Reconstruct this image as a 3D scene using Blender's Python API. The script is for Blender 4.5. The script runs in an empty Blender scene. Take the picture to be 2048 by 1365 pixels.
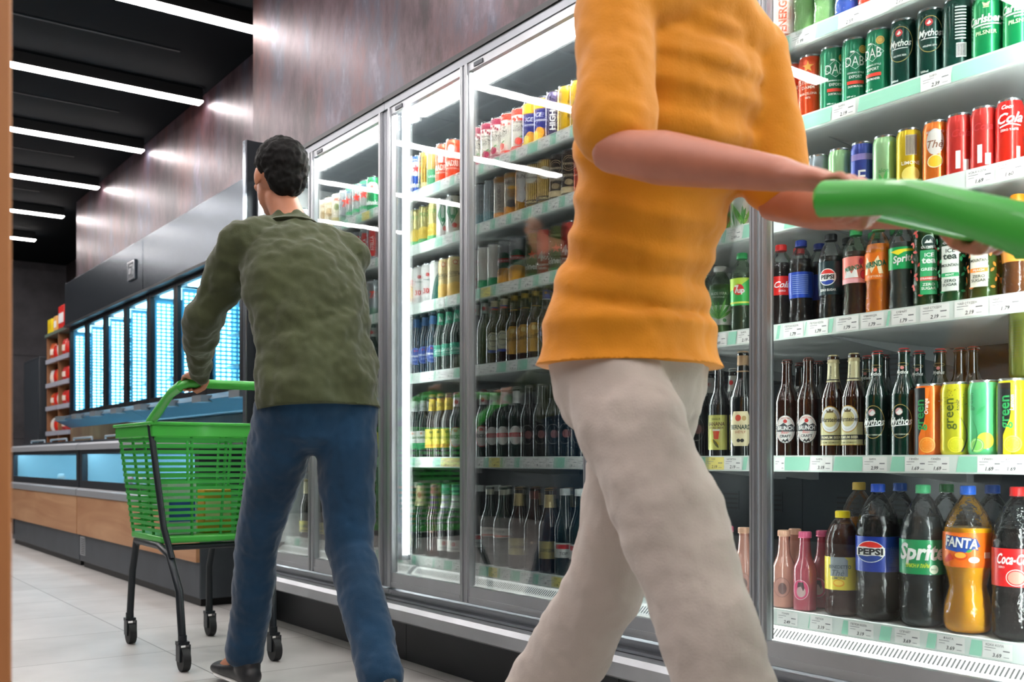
import bpy, bmesh, math, random
from mathutils import Vector, Matrix
random.seed(7)
sc = bpy.context.scene
COL = sc.collection
# ------------------------------------------------------------------ camera, world, exposure
F_PX, CX, HY = 2071.0, 1024.0, 920.0
TH = math.radians(35.62)
CT, ST = math.cos(TH), math.sin(TH)
HCAM = 0.75
cd = bpy.data.cameras.new('camera'); cam = bpy.data.objects.new('camera', cd); COL.objects.link(cam)
cam.location = (0, 0, HCAM)
cam.rotation_euler = (math.pi/2, 0, -TH)
cd.sensor_width = 36.0; cd.lens = 36.0*F_PX/2048
cd.shift_y = (HY-682.5)/2048
cd.dof.use_dof = True; cd.dof.focus_distance = 2.8; cd.dof.aperture_fstop = 5.6
cd.clip_start = 0.02
sc.camera = cam
w = bpy.data.worlds.new('world'); sc.world = w; w.use_nodes = True
w.node_tree.nodes['Background'].inputs[0].default_value = (0.75, 0.85, 1.0, 1)
w.node_tree.nodes['Background'].inputs[1].default_value = 0.15
vs = sc.view_settings
vs.view_transform = 'Standard'; vs.look = 'None'; vs.gamma = 1; vs.exposure = 0.22; vs.use_curve_mapping = False
sc.cycles.max_bounces = 10; sc.cycles.transparent_max_bounces = 24
sc.cycles.glossy_bounces = 4; sc.cycles.diffuse_bounces = 4
sc.cycles.sample_clamp_indirect = 6.0
sc.cycles.use_denoising = True
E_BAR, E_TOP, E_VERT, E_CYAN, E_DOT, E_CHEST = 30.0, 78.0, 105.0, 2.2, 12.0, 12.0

def depthY(px, X):
    """world Y of a point on the vertical plane X seen at picture column px"""
    t = (px-CX)/F_PX
    return X*(CT - t*ST)/(ST + t*CT)

# ------------------------------------------------------------------ materials
def lin(h):
    if not isinstance(h, str): return tuple(h)+(1,) if len(h) == 3 else h
    c = [int(h[i:i+2], 16)/255 for i in (0, 2, 4)]
    return tuple((x/12.92 if x <= .04045 else ((x+.055)/1.055)**2.4) for x in c)+(1,)
_M = {}
def newmat(name):
    m = bpy.data.materials.new(name); m.use_nodes = True
    nt = m.node_tree; return m, nt, nt.nodes['Principled BSDF']
def paint(h, rough=.45, metal=0, coat=0, spec=.5, bump=0, bscale=40, var=0.0):
    k = (h, rough, metal, coat, spec, bump, bscale, var)
    if k in _M: return _M[k]
    m, nt, b = newmat('paint_%s' % h)
    b.inputs['Base Color'].default_value = lin(h); b.inputs['Roughness'].default_value = rough
    b.inputs['Metallic'].default_value = metal; b.inputs['Coat Weight'].default_value = coat
    b.inputs['Coat Roughness'].default_value = .06
    b.inputs['Specular IOR Level'].default_value = spec
    if bump or var:
        tc = nt.nodes.new('ShaderNodeTexCoord'); n = nt.nodes.new('ShaderNodeTexNoise')
        n.inputs['Scale'].default_value = bscale; n.inputs['Detail'].default_value = 6
        nt.links.new(tc.outputs['Object'], n.inputs['Vector'])
        if bump:
            bp = nt.nodes.new('ShaderNodeBump'); bp.inputs['Strength'].default_value = bump
            bp.inputs['Distance'].default_value = .01
            nt.links.new(n.outputs['Fac'], bp.inputs['Height']); nt.links.new(bp.outputs['Normal'], b.inputs['Normal'])
        if var:
            r = nt.nodes.new('ShaderNodeValToRGB'); c = lin(h)
            r.color_ramp.elements[0].position = .3; r.color_ramp.elements[1].position = .7
            r.color_ramp.elements[0].color = tuple(x*(1-var) for x in c[:3])+(1,)
            r.color_ramp.elements[1].color = tuple(min(1, x*(1+var)) for x in c[:3])+(1,)
            nt.links.new(n.outputs['Fac'], r.inputs['Fac']); nt.links.new(r.outputs['Color'], b.inputs['Base Color'])
    _M[k] = m; return m
def emit(h, s):
    k = ('e', h, s)
    if k in _M: return _M[k]
    m, nt, b = newmat('lamp_%s' % h)
    b.inputs['Base Color'].default_value = lin(h)
    b.inputs['Emission Color'].default_value = lin(h); b.inputs['Emission Strength'].default_value = s
    _M[k] = m; return m
def ink(h): return paint(h, .4)
def foil(h, rough=.28, metal=.55): return paint(h, rough, metal, .3)
def glassmat(name, tint=(1, 1, 1, 1), refl=1.0, rough=.02, ior=1.5, opac=0.0, ocol='888888', bump=0, bscale=30, sc_vec=None):
    """clear pane or shell: see-through plus a Fresnel mirror"""
    k = ('g', name)
    if k in _M: return _M[k]
    m = bpy.data.materials.new(name); m.use_nodes = True; nt = m.node_tree; nt.nodes.clear()
    out = nt.nodes.new('ShaderNodeOutputMaterial'); mx = nt.nodes.new('ShaderNodeMixShader')
    tr = nt.nodes.new('ShaderNodeBsdfTransparent'); tr.inputs[0].default_value = tint
    gl = nt.nodes.new('ShaderNodeBsdfGlossy'); gl.inputs['Roughness'].default_value = rough
    fr = nt.nodes.new('ShaderNodeFresnel'); fr.inputs['IOR'].default_value = ior
    ml = nt.nodes.new('ShaderNodeMath'); ml.operation = 'MULTIPLY'; ml.inputs[1].default_value = refl; ml.use_clamp = True
    nt.links.new(fr.outputs[0], ml.inputs[0]); nt.links.new(ml.outputs[0], mx.inputs[0])
    if opac:
        df = nt.nodes.new('ShaderNodeBsdfDiffuse'); df.inputs[0].default_value = lin(ocol)
        m2 = nt.nodes.new('ShaderNodeMixShader'); m2.inputs[0].default_value = opac
        nt.links.new(tr.outputs[0], m2.inputs[1]); nt.links.new(df.outputs[0], m2.inputs[2])
        nt.links.new(m2.outputs[0], mx.inputs[1])
    else: nt.links.new(tr.outputs[0], mx.inputs[1])
    nt.links.new(gl.outputs[0], mx.inputs[2]); nt.links.new(mx.outputs[0], out.inputs[0])
    if bump:
        tc = nt.nodes.new('ShaderNodeTexCoord'); n = nt.nodes.new('ShaderNodeTexNoise')
        n.inputs['Scale'].default_value = bscale; bp = nt.nodes.new('ShaderNodeBump')
        bp.inputs['Strength'].default_value = bump; bp.inputs['Distance'].default_value = .01
        nt.links.new(tc.outputs['Object'], n.inputs['Vector']); nt.links.new(n.outputs['Fac'], bp.inputs['Height'])
        nt.links.new(bp.outputs[0], gl.inputs['Normal']); nt.links.new(bp.outputs[0], fr.inputs['Normal'])
    _M[k] = m; return m
GLASS = glassmat('door_glass', (.97, .985, .98, 1), .8, .012, 1.45, bump=.02, bscale=4)
FGLASS = glassmat('freezer_glass', (.80, .95, 1, 1), .55, .02, 1.45)
PET = glassmat('clear_plastic', (.97, .98, .98, 1), .85, .05, 1.5, opac=.012, ocol='ffffff', bump=.35, bscale=60)
PETG = glassmat('pale_green_plastic', (.84, .95, .80, 1), .85, .05, 1.5, opac=.015, ocol='e0ffd8', bump=.35, bscale=60)
def bottleglass(h):
    return paint(h, .1, 0, 1.0, .6)
def liquid(h): return paint(h, .15, 0, .15, .3)
ALU = paint('b9bcc0', .34, .75, var=.05, bscale=8)
ALU2 = paint('9a9ea4', .38, .75, var=.05, bscale=8)
ALUD = paint('50555b', .4, .7)
WHITE = paint('e9eceb', .4)
GREYB = paint('c4c8ca', .4, .1)
DARKBACK = paint('2b3137', .35, .2, var=.08, bscale=4)
BLACK = paint('101214', .5)
RUBBER = paint('15181a', .6)

def rust_wall():
    m, nt, b = newmat('rusted_metal_panel')
    N = nt.nodes.new; L = nt.links.new
    tc = N('ShaderNodeTexCoord'); mp = N('ShaderNodeMapping'); mp.inputs['Scale'].default_value = (1, 1, .45)
    L(tc.outputs['Object'], mp.inputs['Vector'])
    n1 = N('ShaderNodeTexNoise'); n1.inputs['Scale'].default_value = 3.4; n1.inputs['Detail'].default_value = 12; n1.inputs['Roughness'].default_value = .68
    n2 = N('ShaderNodeTexNoise'); n2.inputs['Scale'].default_value = 16; n2.inputs['Detail'].default_value = 9; n2.inputs['Roughness'].default_value = .7
    n3 = N('ShaderNodeTexNoise'); n3.inputs['Scale'].default_value = 1.3; n3.inputs['Detail'].default_value = 8; n3.inputs['Roughness'].default_value = .6
    for n in (n1, n2, n3): L(mp.outputs[0], n.inputs['Vector'])
    r = N('ShaderNodeValToRGB'); e = r.color_ramp.elements
    e[0].position = .3; e[0].color = lin('1e171f'); e[1].position = .72; e[1].color = lin('7a7486')
    for p, c in ((.42, '38262c'), (.52, '58434a'), (.6, '4a4856')):
        x = e.new(p); x.color = lin(c)
    L(n1.outputs['Fac'], r.inputs['Fac'])
    r2 = N('ShaderNodeValToRGB'); r2.color_ramp.elements[0].position = .5; r2.color_ramp.elements[1].position = .66
    L(n3.outputs['Fac'], r2.inputs['Fac'])
    mx = N('ShaderNodeMixRGB'); mx.inputs[2].default_value = lin('7a3c2c'); L(r.outputs['Color'], mx.inputs[1])
    mlt = N('ShaderNodeMath'); mlt.operation = 'MULTIPLY'; L(r2.outputs['Color'], mlt.inputs[0]); L(n2.outputs['Fac'], mlt.inputs[1]); L(mlt.outputs[0], mx.inputs[0])
    mx2 = N('ShaderNodeMixRGB'); mx2.blend_type = 'OVERLAY'; mx2.inputs[0].default_value = .6
    L(mx.outputs[0], mx2.inputs[1]); L(n2.outputs['Fac'], mx2.inputs[2]); L(mx2.outputs[0], b.inputs['Base Color'])
    b.inputs['Metallic'].default_value = .45; b.inputs['Roughness'].default_value = .38
    bp = N('ShaderNodeBump'); bp.inputs['Strength'].default_value = .35; bp.inputs['Distance'].default_value = .004
    L(n2.outputs['Fac'], bp.inputs['Height']); L(bp.outputs[0], b.inputs['Normal'])
    return m
RUST = rust_wall()
def floor_mat():
    m, nt, b = newmat('floor_tile'); N = nt.nodes.new; L = nt.links.new
    tc = N('ShaderNodeTexCoord'); mp = N('ShaderNodeMapping'); mp.inputs['Location'].default_value = (-.06, .12, 0)
    L(tc.outputs['Object'], mp.inputs['Vector'])
    br = N('ShaderNodeTexBrick'); br.offset = 0; br.inputs['Scale'].default_value = 1
    br.inputs['Brick Width'].default_value = .6; br.inputs['Row Height'].default_value = .6
    br.inputs['Mortar Size'].default_value = .0028; br.inputs['Mortar Smooth'].default_value = .2
    br.inputs['Color1'].default_value = lin('bdbbb8'); br.inputs['Color2'].default_value = lin('b2b0ad'); br.inputs['Mortar'].default_value = lin('6c6a68')
    L(mp.outputs[0], br.inputs['Vector'])
    n = N('ShaderNodeTexNoise'); n.inputs['Scale'].default_value = 3; n.inputs['Detail'].default_value = 10; L(tc.outputs['Object'], n.inputs['Vector'])
    mx = N('ShaderNodeMixRGB'); mx.blend_type = 'OVERLAY'; mx.inputs[0].default_value = .35
    L(br.outputs['Color'], mx.inputs[1]); L(n.outputs['Fac'], mx.inputs[2]); L(mx.outputs[0], b.inputs['Base Color'])
    b.inputs['Roughness'].default_value = .4
    bp = N('ShaderNodeBump'); bp.inputs['Strength'].default_value = .1; L(n.outputs['Fac'], bp.inputs['Height']); L(bp.outputs[0], b.inputs['Normal'])
    return m
FLOORM = floor_mat()
def wood_mat(name, c1, c2, scale=(1, 1, 1)):
    m, nt, b = newmat(name); N = nt.nodes.new; L = nt.links.new
    tc = N('ShaderNodeTexCoord'); mp = N('ShaderNodeMapping'); mp.inputs['Scale'].default_value = scale
    L(tc.outputs['Object'], mp.inputs['Vector'])
    n = N('ShaderNodeTexNoise'); n.inputs['Scale'].default_value = 3; n.inputs['Detail'].default_value = 9; n.inputs['Distortion'].default_value = 1.2
    L(mp.outputs[0], n.inputs['Vector'])
    r = N('ShaderNodeValToRGB'); r.color_ramp.elements[0].position = .3; r.color_ramp.elements[1].position = .72
    r.color_ramp.elements[0].color = lin(c1); r.color_ramp.elements[1].color = lin(c2)
    L(n.outputs['Fac'], r.inputs['Fac']); L(r.outputs[0], b.inputs['Base Color']); b.inputs['Roughness'].default_value = .5
    return m
WOOD = wood_mat('maple_wood', 'a8754f', 'c99b72', (1, .25, 2))
WOODP = wood_mat('orange_wood', 'a86a3c', 'c98a56', (2, 2, .3))
WOODS = wood_mat('shelf_wood', '8a5a3c', 'a87850', (2, 2, .4))
STEEL = paint('3f4c57', .27, .9, var=.06, bscale=3)
CEIL = paint('080d11', .8, spec=.1, var=.15, bscale=2)
STONE = paint('4a484c', .55, var=.3, bscale=4, bump=.3)

# ------------------------------------------------------------------ mesh helpers
class MB:
    def __init__(s): s.bm = bmesh.new()
    def box(s, x0, x1, y0, y1, z0, z1, mi=0):
        v = [s.bm.verts.new(p) for p in ((x0,y0,z0),(x1,y0,z0),(x1,y1,z0),(x0,y1,z0),(x0,y0,z1),(x1,y0,z1),(x1,y1,z1),(x0,y1,z1))]
        for f in ((0,3,2,1),(4,5,6,7),(0,1,5,4),(1,2,6,5),(2,3,7,6),(3,0,4,7)):
            s.bm.faces.new([v[i] for i in f]).material_index = mi
        return s
    def prism(s, poly, axis, a0, a1, mi=0):
        """polygon in the plane across axis, pushed from a0 to a1"""
        def P(u, v, a): return {'x': (a, u, v), 'y': (u, a, v), 'z': (u, v, a)}[axis]
        A = [s.bm.verts.new(P(u, v, a0)) for u, v in poly]; B = [s.bm.verts.new(P(u, v, a1)) for u, v in poly]
        n = len(poly)
        for i in range(n): s.bm.faces.new((A[i], A[(i+1) % n], B[(i+1) % n], B[i])).material_index = mi
        s.bm.faces.new(A[::-1]).material_index = mi; s.bm.faces.new(B).material_index = mi
        return s
    def lathe(s, prof, c=(0, 0), seg=28, mi=0, cap0=True, cap1=True, sx=1, sy=1):
        rings = []
        for r, z in prof:
            rings.append([s.bm.verts.new((c[0]+sx*r*math.cos(2*math.pi*i/seg), c[1]+sy*r*math.sin(2*math.pi*i/seg), z)) for i in range(seg)])
        for a, b in zip(rings, rings[1:]):
            for i in range(seg):
                f = s.bm.faces.new((a[i], a[(i+1) % seg], b[(i+1) % seg], b[i])); f.smooth = True; f.material_index = mi
        if cap0: s.bm.faces.new(rings[0][::-1]).material_index = mi
        if cap1: s.bm.faces.new(rings[-1]).material_index = mi
        return s
    def tube(s, pts, r, seg=10, mi=0, side=None, cap=True):
        """pts: points or (point, ra, rb); swept tube with elliptic section"""
        P = [(Vector(p[0]), p[1], p[2]) if isinstance(p[0], (tuple, Vector)) else (Vector(p), r, r) for p in pts]
        rings = []
        ref = Vector(side) if side else None; prev = None
        for i, (c, ra, rb) in enumerate(P):
            t = (P[min(i+1, len(P)-1)][0]-P[max(i-1, 0)][0]).normalized()
            if ref is not None: u = ref - t*ref.dot(t)
            elif prev is None:
                u = t.cross(Vector((0, 0, 1)))
                if u.length < .1: u = t.cross(Vector((0, 1, 0)))
            else: u = prev - t*prev.dot(t)
            u.normalize(); prev = u; v = t.cross(u)
            rings.append([s.bm.verts.new(c+u*(ra*math.cos(2*math.pi*k/seg))+v*(rb*math.sin(2*math.pi*k/seg))) for k in range(seg)])
        for a, b in zip(rings, rings[1:]):
            for i in range(seg):
                f = s.bm.faces.new((a[i], a[(i+1) % seg], b[(i+1) % seg], b[i])); f.smooth = True; f.material_index = mi
        if cap:
            s.bm.faces.new(rings[0][::-1]).material_index = mi; s.bm.faces.new(rings[-1]).material_index = mi
        return s
    def ball(s, c, rx, ry, rz, mi=0, seg=16, rot=None):
        M = Matrix.Translation(c) @ (rot if rot else Matrix.Identity(4)) @ Matrix.Diagonal((rx, ry, rz, 1))
        g = bmesh.ops.create_uvsphere(s.bm, u_segments=seg, v_segments=max(6, seg*2//3), radius=1, matrix=M)
        for v in g['verts']:
            for f in v.link_faces: f.smooth = True; f.material_index = mi
        return s
    def build(s, name, mats, parent=None, origin=None, bevel=0, world=True, sharp=40):
        if not isinstance(mats, (list, tuple)): mats = [mats]
        bmesh.ops.recalc_face_normals(s.bm, faces=s.bm.faces[:])
        if parent is not None:
            off = wloc(parent) if world else Vector((0, 0, 0)); loc = Vector((0, 0, 0))
        else:
            if origin is None:
                xs = [v.co for v in s.bm.verts]
                lo = [min(c[i] for c in xs) for i in range(3)]; hi = [max(c[i] for c in xs) for i in range(3)]
                origin = ((lo[0]+hi[0])/2, (lo[1]+hi[1])/2, lo[2])
            off = Vector(origin); loc = Vector(origin)
        bmesh.ops.translate(s.bm, verts=s.bm.verts[:], vec=-off)
        me = bpy.data.meshes.new(name); s.bm.to_mesh(me); s.bm.free()
        for m in mats: me.materials.append(m)
        try: me.set_sharp_from_angle(angle=math.radians(sharp))
        except Exception: pass
        o = bpy.data.objects.new(name, me); COL.objects.link(o); o.location = loc
        if parent is not None: o.parent = parent
        if bevel:
            b = o.modifiers.new('bevel', 'BEVEL'); b.width = bevel; b.segments = 2; b.limit_method = 'ANGLE'
        return o
def wloc(o):
    v = Vector(o.location)
    while o.parent: o = o.parent; v += Vector(o.location)
    return v
def tag(o, label=None, cat=None, group=None, kind=None):
    if label: o['label'] = label
    if cat: o['category'] = cat
    if group: o['group'] = group
    if kind: o['kind'] = kind
    return o
def thing(name, loc, label, cat, group=None):
    o = bpy.data.objects.new(name, None); COL.objects.link(o); o.location = loc; o.empty_display_size = .05
    return tag(o, label, cat, group)
CHILD = {}
def kids(o): return [c for c in o.children]
def copy_tree(o, parent=None):
    c = o.copy(); COL.objects.link(c); c.parent = parent
    for ch in kids(o): copy_tree(ch, c)
    return c

# ------------------------------------------------------------------ printed artwork wrapped round a body
_T = {}
def text2d(t, bold, shear):
    k = (t, bold, shear)
    if k in _T: return _T[k]
    cu = bpy.data.curves.new('t', 'FONT'); cu.body = t; cu.offset = bold; cu.shear = shear
    cu.resolution_u = 2; cu.fill_mode = 'FRONT'; cu.align_x = 'CENTER'; cu.size = 1
    ob = bpy.data.objects.new('t', cu); COL.objects.link(ob)
    bpy.context.view_layer.update()
    dg = bpy.context.evaluated_depsgraph_get()
    me = bpy.data.meshes.new_from_object(ob.evaluated_get(dg))
    vs_ = [(v.co.x, v.co.y) for v in me.vertices]; fs = [tuple(p.vertices) for p in me.polygons]
    bpy.data.objects.remove(ob); bpy.data.curves.remove(cu); bpy.data.meshes.remove(me)
    if not vs_: vs_ = [(0, 0)]
    x0 = min(v[0] for v in vs_); x1 = max(v[0] for v in vs_)
    vs_ = [(x-(x0+x1)/2, y) for x, y in vs_]
    _T[k] = (vs_, fs, x1-x0); return _T[k]
CAPH = .70
def R(x0, y0, x1, y1, c): return ('P', [(x0, y0), (x1, y0), (x1, y1), (x0, y1)], c)
def P(pts, c): return ('P', pts, c)
def E(cx, cy, rx, ry, c, n=26): return ('P', [(cx+rx*math.cos(2*math.pi*i/n), cy+ry*math.sin(2*math.pi*i/n)) for i in range(n)], c)
def RING(cx, cy, rx, ry, w, c, n=28):
    o = [(cx+rx*math.cos(2*math.pi*i/n), cy+ry*math.sin(2*math.pi*i/n)) for i in range(n)]
    i_ = [(cx+(rx-w)*math.cos(2*math.pi*i/n), cy+(ry-w)*math.sin(2*math.pi*i/n)) for i in range(n)]
    return ('Q', [(o[k], o[(k+1) % n], i_[(k+1) % n], i_[k]) for k in range(n)], c)
def S(cx, cy, r, c):
    return ('Q', [((cx, cy), (cx+r*.4*math.cos(math.pi/2+(2*k-1)*math.pi/5), cy+r*.4*math.sin(math.pi/2+(2*k-1)*math.pi/5)),
                   (cx+r*math.cos(math.pi/2+2*k*math.pi/5), cy+r*math.sin(math.pi/2+2*k*math.pi/5)),
                   (cx+r*.4*math.cos(math.pi/2+(2*k+1)*math.pi/5), cy+r*.4*math.sin(math.pi/2+(2*k+1)*math.pi/5))) for k in range(5)], c)
def T(t, cx, cy, h, c, w=None, bold=.01, shear=0, rot=0): return ('T', t, cx, cy, h, c, w, bold, shear, rot)
def LEAF(cx, cy, L, W, ang, c):
    pts = []
    for i in range(9):
        a = i/8; pts.append((L*a, W*math.sin(math.pi*a)**.8/2))
    for i in range(7, 0, -1):
        a = i/8; pts.append((L*a, -W*math.sin(math.pi*a)**.8/2))
    ca, sa = math.cos(ang), math.sin(ang)
    return ('P', [(cx+x*ca-y*sa, cy+x*sa+y*ca) for x, y in pts], c)
def decal(art, rfun, parent, name='artwork', flat=False, base=.0003, du=.005, dv=None, step=.00018, full=False):
    bm = bmesh.new(); mats = []; names = {}
    for li, a in enumerate(art):
        c = a[2] if a[0] in 'PQ' else a[5]
        if c not in names: names[c] = len(mats); mats.append(ink(c))
        mi = names[c]; sub = bmesh.new()
        if a[0] == 'P': sub.faces.new([sub.verts.new((x, y, 0)) for x, y in a[1]])
        elif a[0] == 'Q':
            for q in a[1]: sub.faces.new([sub.verts.new((x, y, 0)) for x, y in q])
        else:
            _, t, cx, cy, h, c, w_, bold, shear, rot = a
            vs_, fs, wd = text2d(t, bold, shear); k = h/CAPH; kx = k if not w_ or wd*k <= w_ else w_/wd
            ca, sa = math.cos(rot), math.sin(rot); V = []
            for x, y in vs_:
                x2, y2 = x*kx, (y-CAPH/2)*k
                V.append(sub.verts.new((cx+x2*ca-y2*sa, cy+x2*sa+y2*ca, 0)))
            for f in fs:
                try: sub.faces.new([V[i] for i in f])
                except ValueError: pass
        if not flat:
            xs = [v.co.x for v in sub.verts]; ys = [v.co.y for v in sub.verts]
            if not xs: sub.free(); continue
            k = math.ceil(min(xs)/du)
            while k*du < max(xs):
                if k*du > min(xs)+1e-5:
                    bmesh.ops.bisect_plane(sub, geom=sub.verts[:]+sub.edges[:]+sub.faces[:], plane_co=(k*du, 0, 0), plane_no=(1, 0, 0))
                k += 1
            if dv:
                k = math.ceil(min(ys)/dv)
                while k*dv < max(ys):
                    if k*dv > min(ys)+1e-5:
                        bmesh.ops.bisect_plane(sub, geom=sub.verts[:]+sub.edges[:]+sub.faces[:], plane_co=(0, k*dv, 0), plane_no=(0, 1, 0))
                    k += 1
        vm = {}
        off = base+li*step
        for v in sub.verts:
            if flat: co = (-off, -v.co.x, v.co.y)
            else:
                r = rfun(v.co.y)+off; rr = rfun(v.co.y) if not full else rfun(.0)
                a_ = v.co.x/rr; co = (-r*math.cos(a_), -r*math.sin(a_), v.co.y)
            vm[v] = bm.verts.new(co)
        for f in sub.faces:
            try:
                g = bm.faces.new([vm[v] for v in f.verts]); g.material_index = mi
                g.normal_update()
                ce = g.calc_center_median(); o_ = Vector((-1, 0, 0)) if flat else Vector((ce.x, ce.y, 0))
                if g.normal.dot(o_) < 0: g.normal_flip()
            except ValueError: pass
        sub.free()
    me = bpy.data.meshes.new(name); bm.to_mesh(me); bm.free()
    for m in mats: me.materials.append(m)
    o = bpy.data.objects.new(name, me); COL.objects.link(o); o.parent = parent
    return o
# ------------------------------------------------------------------ the shop shell
def struct(o): o['kind'] = 'structure'; return o
CZ = 3.13
struct(MB().box(-4, 3.2, -4, 13.6, -.1, 0).build('floor', FLOORM, origin=(0, 0, 0)))
struct(MB().box(-4, 3.2, -4, 13.6, CZ, CZ+.1).build('ceiling', CEIL, origin=(0, 0, CZ)))
struct(MB().box(-4.1, -4, -4, 13.6, 0, CZ).build('wall_left', paint('26282c', .6, var=.2, bscale=2)))
struct(MB().box(-4, 3.2, -4.1, -4, 0, CZ).build('wall_front', paint('4a4a4e', .6, var=.2, bscale=2)))
m = MB().box(-4, 3.2, 13.5, 13.6, 0, CZ)
struct(m.build('wall_back', STONE))
m = MB()
for z in (1.0, 2.0): m.box(-4, 3.0, 13.494, 13.5, z-.004, z+.004)
for x in (1.0, 2.0): m.box(x-.004, x+.004, 13.494, 13.5, 0, CZ)
struct(m.build('trim_1', paint('2c2b2e', .6)))
struct(MB().box(2.95, 3.2, -4, 13.5, 0, CZ).build('wall_right', paint('2e2628', .6, var=.3, bscale=3)))
# panelled bulkheads above the cabinets
struct(MB().box(1.95, 2.94, -3.5, 4.93, 2.10, CZ).build('wall_right_near_panel', RUST, origin=(2.4, 0, 2.1)))
m = MB().box(2.30, 2.94, 4.93, 10.12, 2.33, CZ)
struct(m.build('wall_right_far_panel', RUST, origin=(2.6, 6, 2.3), bevel=0))
# seams of the ceiling boards
m = MB()
for k in range(12): m.box(-4, 1.94, -3+k*1.29-.01, -3+k*1.29+.01, CZ-.003, CZ)
for x in (-2.2, -.2, 1.0): m.box(x-.01, x+.01, -4, 13.4, CZ-.003, CZ)
struct(m.build('trim_2', paint('070b0e', .6)))

# ceiling light bars
bar_y = [5.32+1.29*k for k in range(-6, 6)]
names = {6: 'nearest visible', 7: 'second', 8: 'third', 9: 'fourth', 10: 'fifth', 11: 'farthest'}
for i, y in enumerate(bar_y):
    x1 = 1.92 if y < 4.9 else 2.26
    r = thing('ceiling_light', (0, y, CZ-.075), None, 'ceiling light', 'linear lamps across the dark ceiling')
    if i in names: r['label'] = 'long white linear ceiling lamp, %s of the row on the dark ceiling' % names[i]
    else: r['label'] = 'white ceiling lamp bar mirrored in cooler glass, %s' % ['sixth back overhead', 'fifth back overhead', 'fourth back overhead', 'third back overhead', 'second back overhead', 'just overhead before the bulkhead edge'][i]
    MB().box(-1.5, x1, y-.045, y+.045, CZ-.0705, CZ-.001).build('housing', paint('0c1013', .6), r)
    MB().box(-1.498, x1+.004, y-.042, y+.042, CZ-.079, CZ-.071).build('diffuser', emit('fff8f6', E_BAR), r)

# ------------------------------------------------------------------ display coolers with two glass doors each
SZ = [1.766, 1.562, 1.338, 1.075, .757, .386]
_tag = {}
def price_tag(rail, y, z, wdt, title, price, colr='f2f2f0'):
    k = (round(wdt, 3), title, price, colr)
    if k not in _tag:
        h = .032
        art = [R(-wdt/2, -h/2, wdt/2, h/2, colr)]
        if title: art.append(T(title, -wdt*.08, h*.33, .0045, '2a2c30', wdt*.7, .005))
        art += [R(-wdt*.42, h*.13, -wdt*.05, h*.17, '8a8c90'), R(-wdt*.42, -.001, -wdt*.2, 0, '8a8c90')]
        art += [R(wdt*.2, 0, wdt*.42, .0022, '6a6c70')]
        art.append(T(price, 0, -h*.27, .0075, '25272b', wdt*.4, .02, .2))
        art.append(R(wdt*.22, -h*.36, wdt*.4, -h*.32, '8a8c90'))
        o = decal(art, None, rail, 'price_tag', flat=True); _tag[k] = o
    else:
        o = _tag[k].copy(); COL.objects.link(o); o.parent = rail
    o.location = Vector((1.982, y, z)) - wloc(rail)
    return o
def green_inserts(shelf, segs, z):
    art = []
    ym = wloc(shelf).y
    for a, b, slant in segs:
        art.append(P([(-(b-ym), -.016), (-(a-ym)-slant, -.016), (-(a-ym), .016), (-(b-ym)+slant, .016)], '9ad6bd'))
    if not art: return
    o = decal(art, None, shelf, 'rail_insert', flat=True, base=.0002, step=0)
    o.location = Vector((1.9825, ym, z)) - wloc(shelf)

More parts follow.
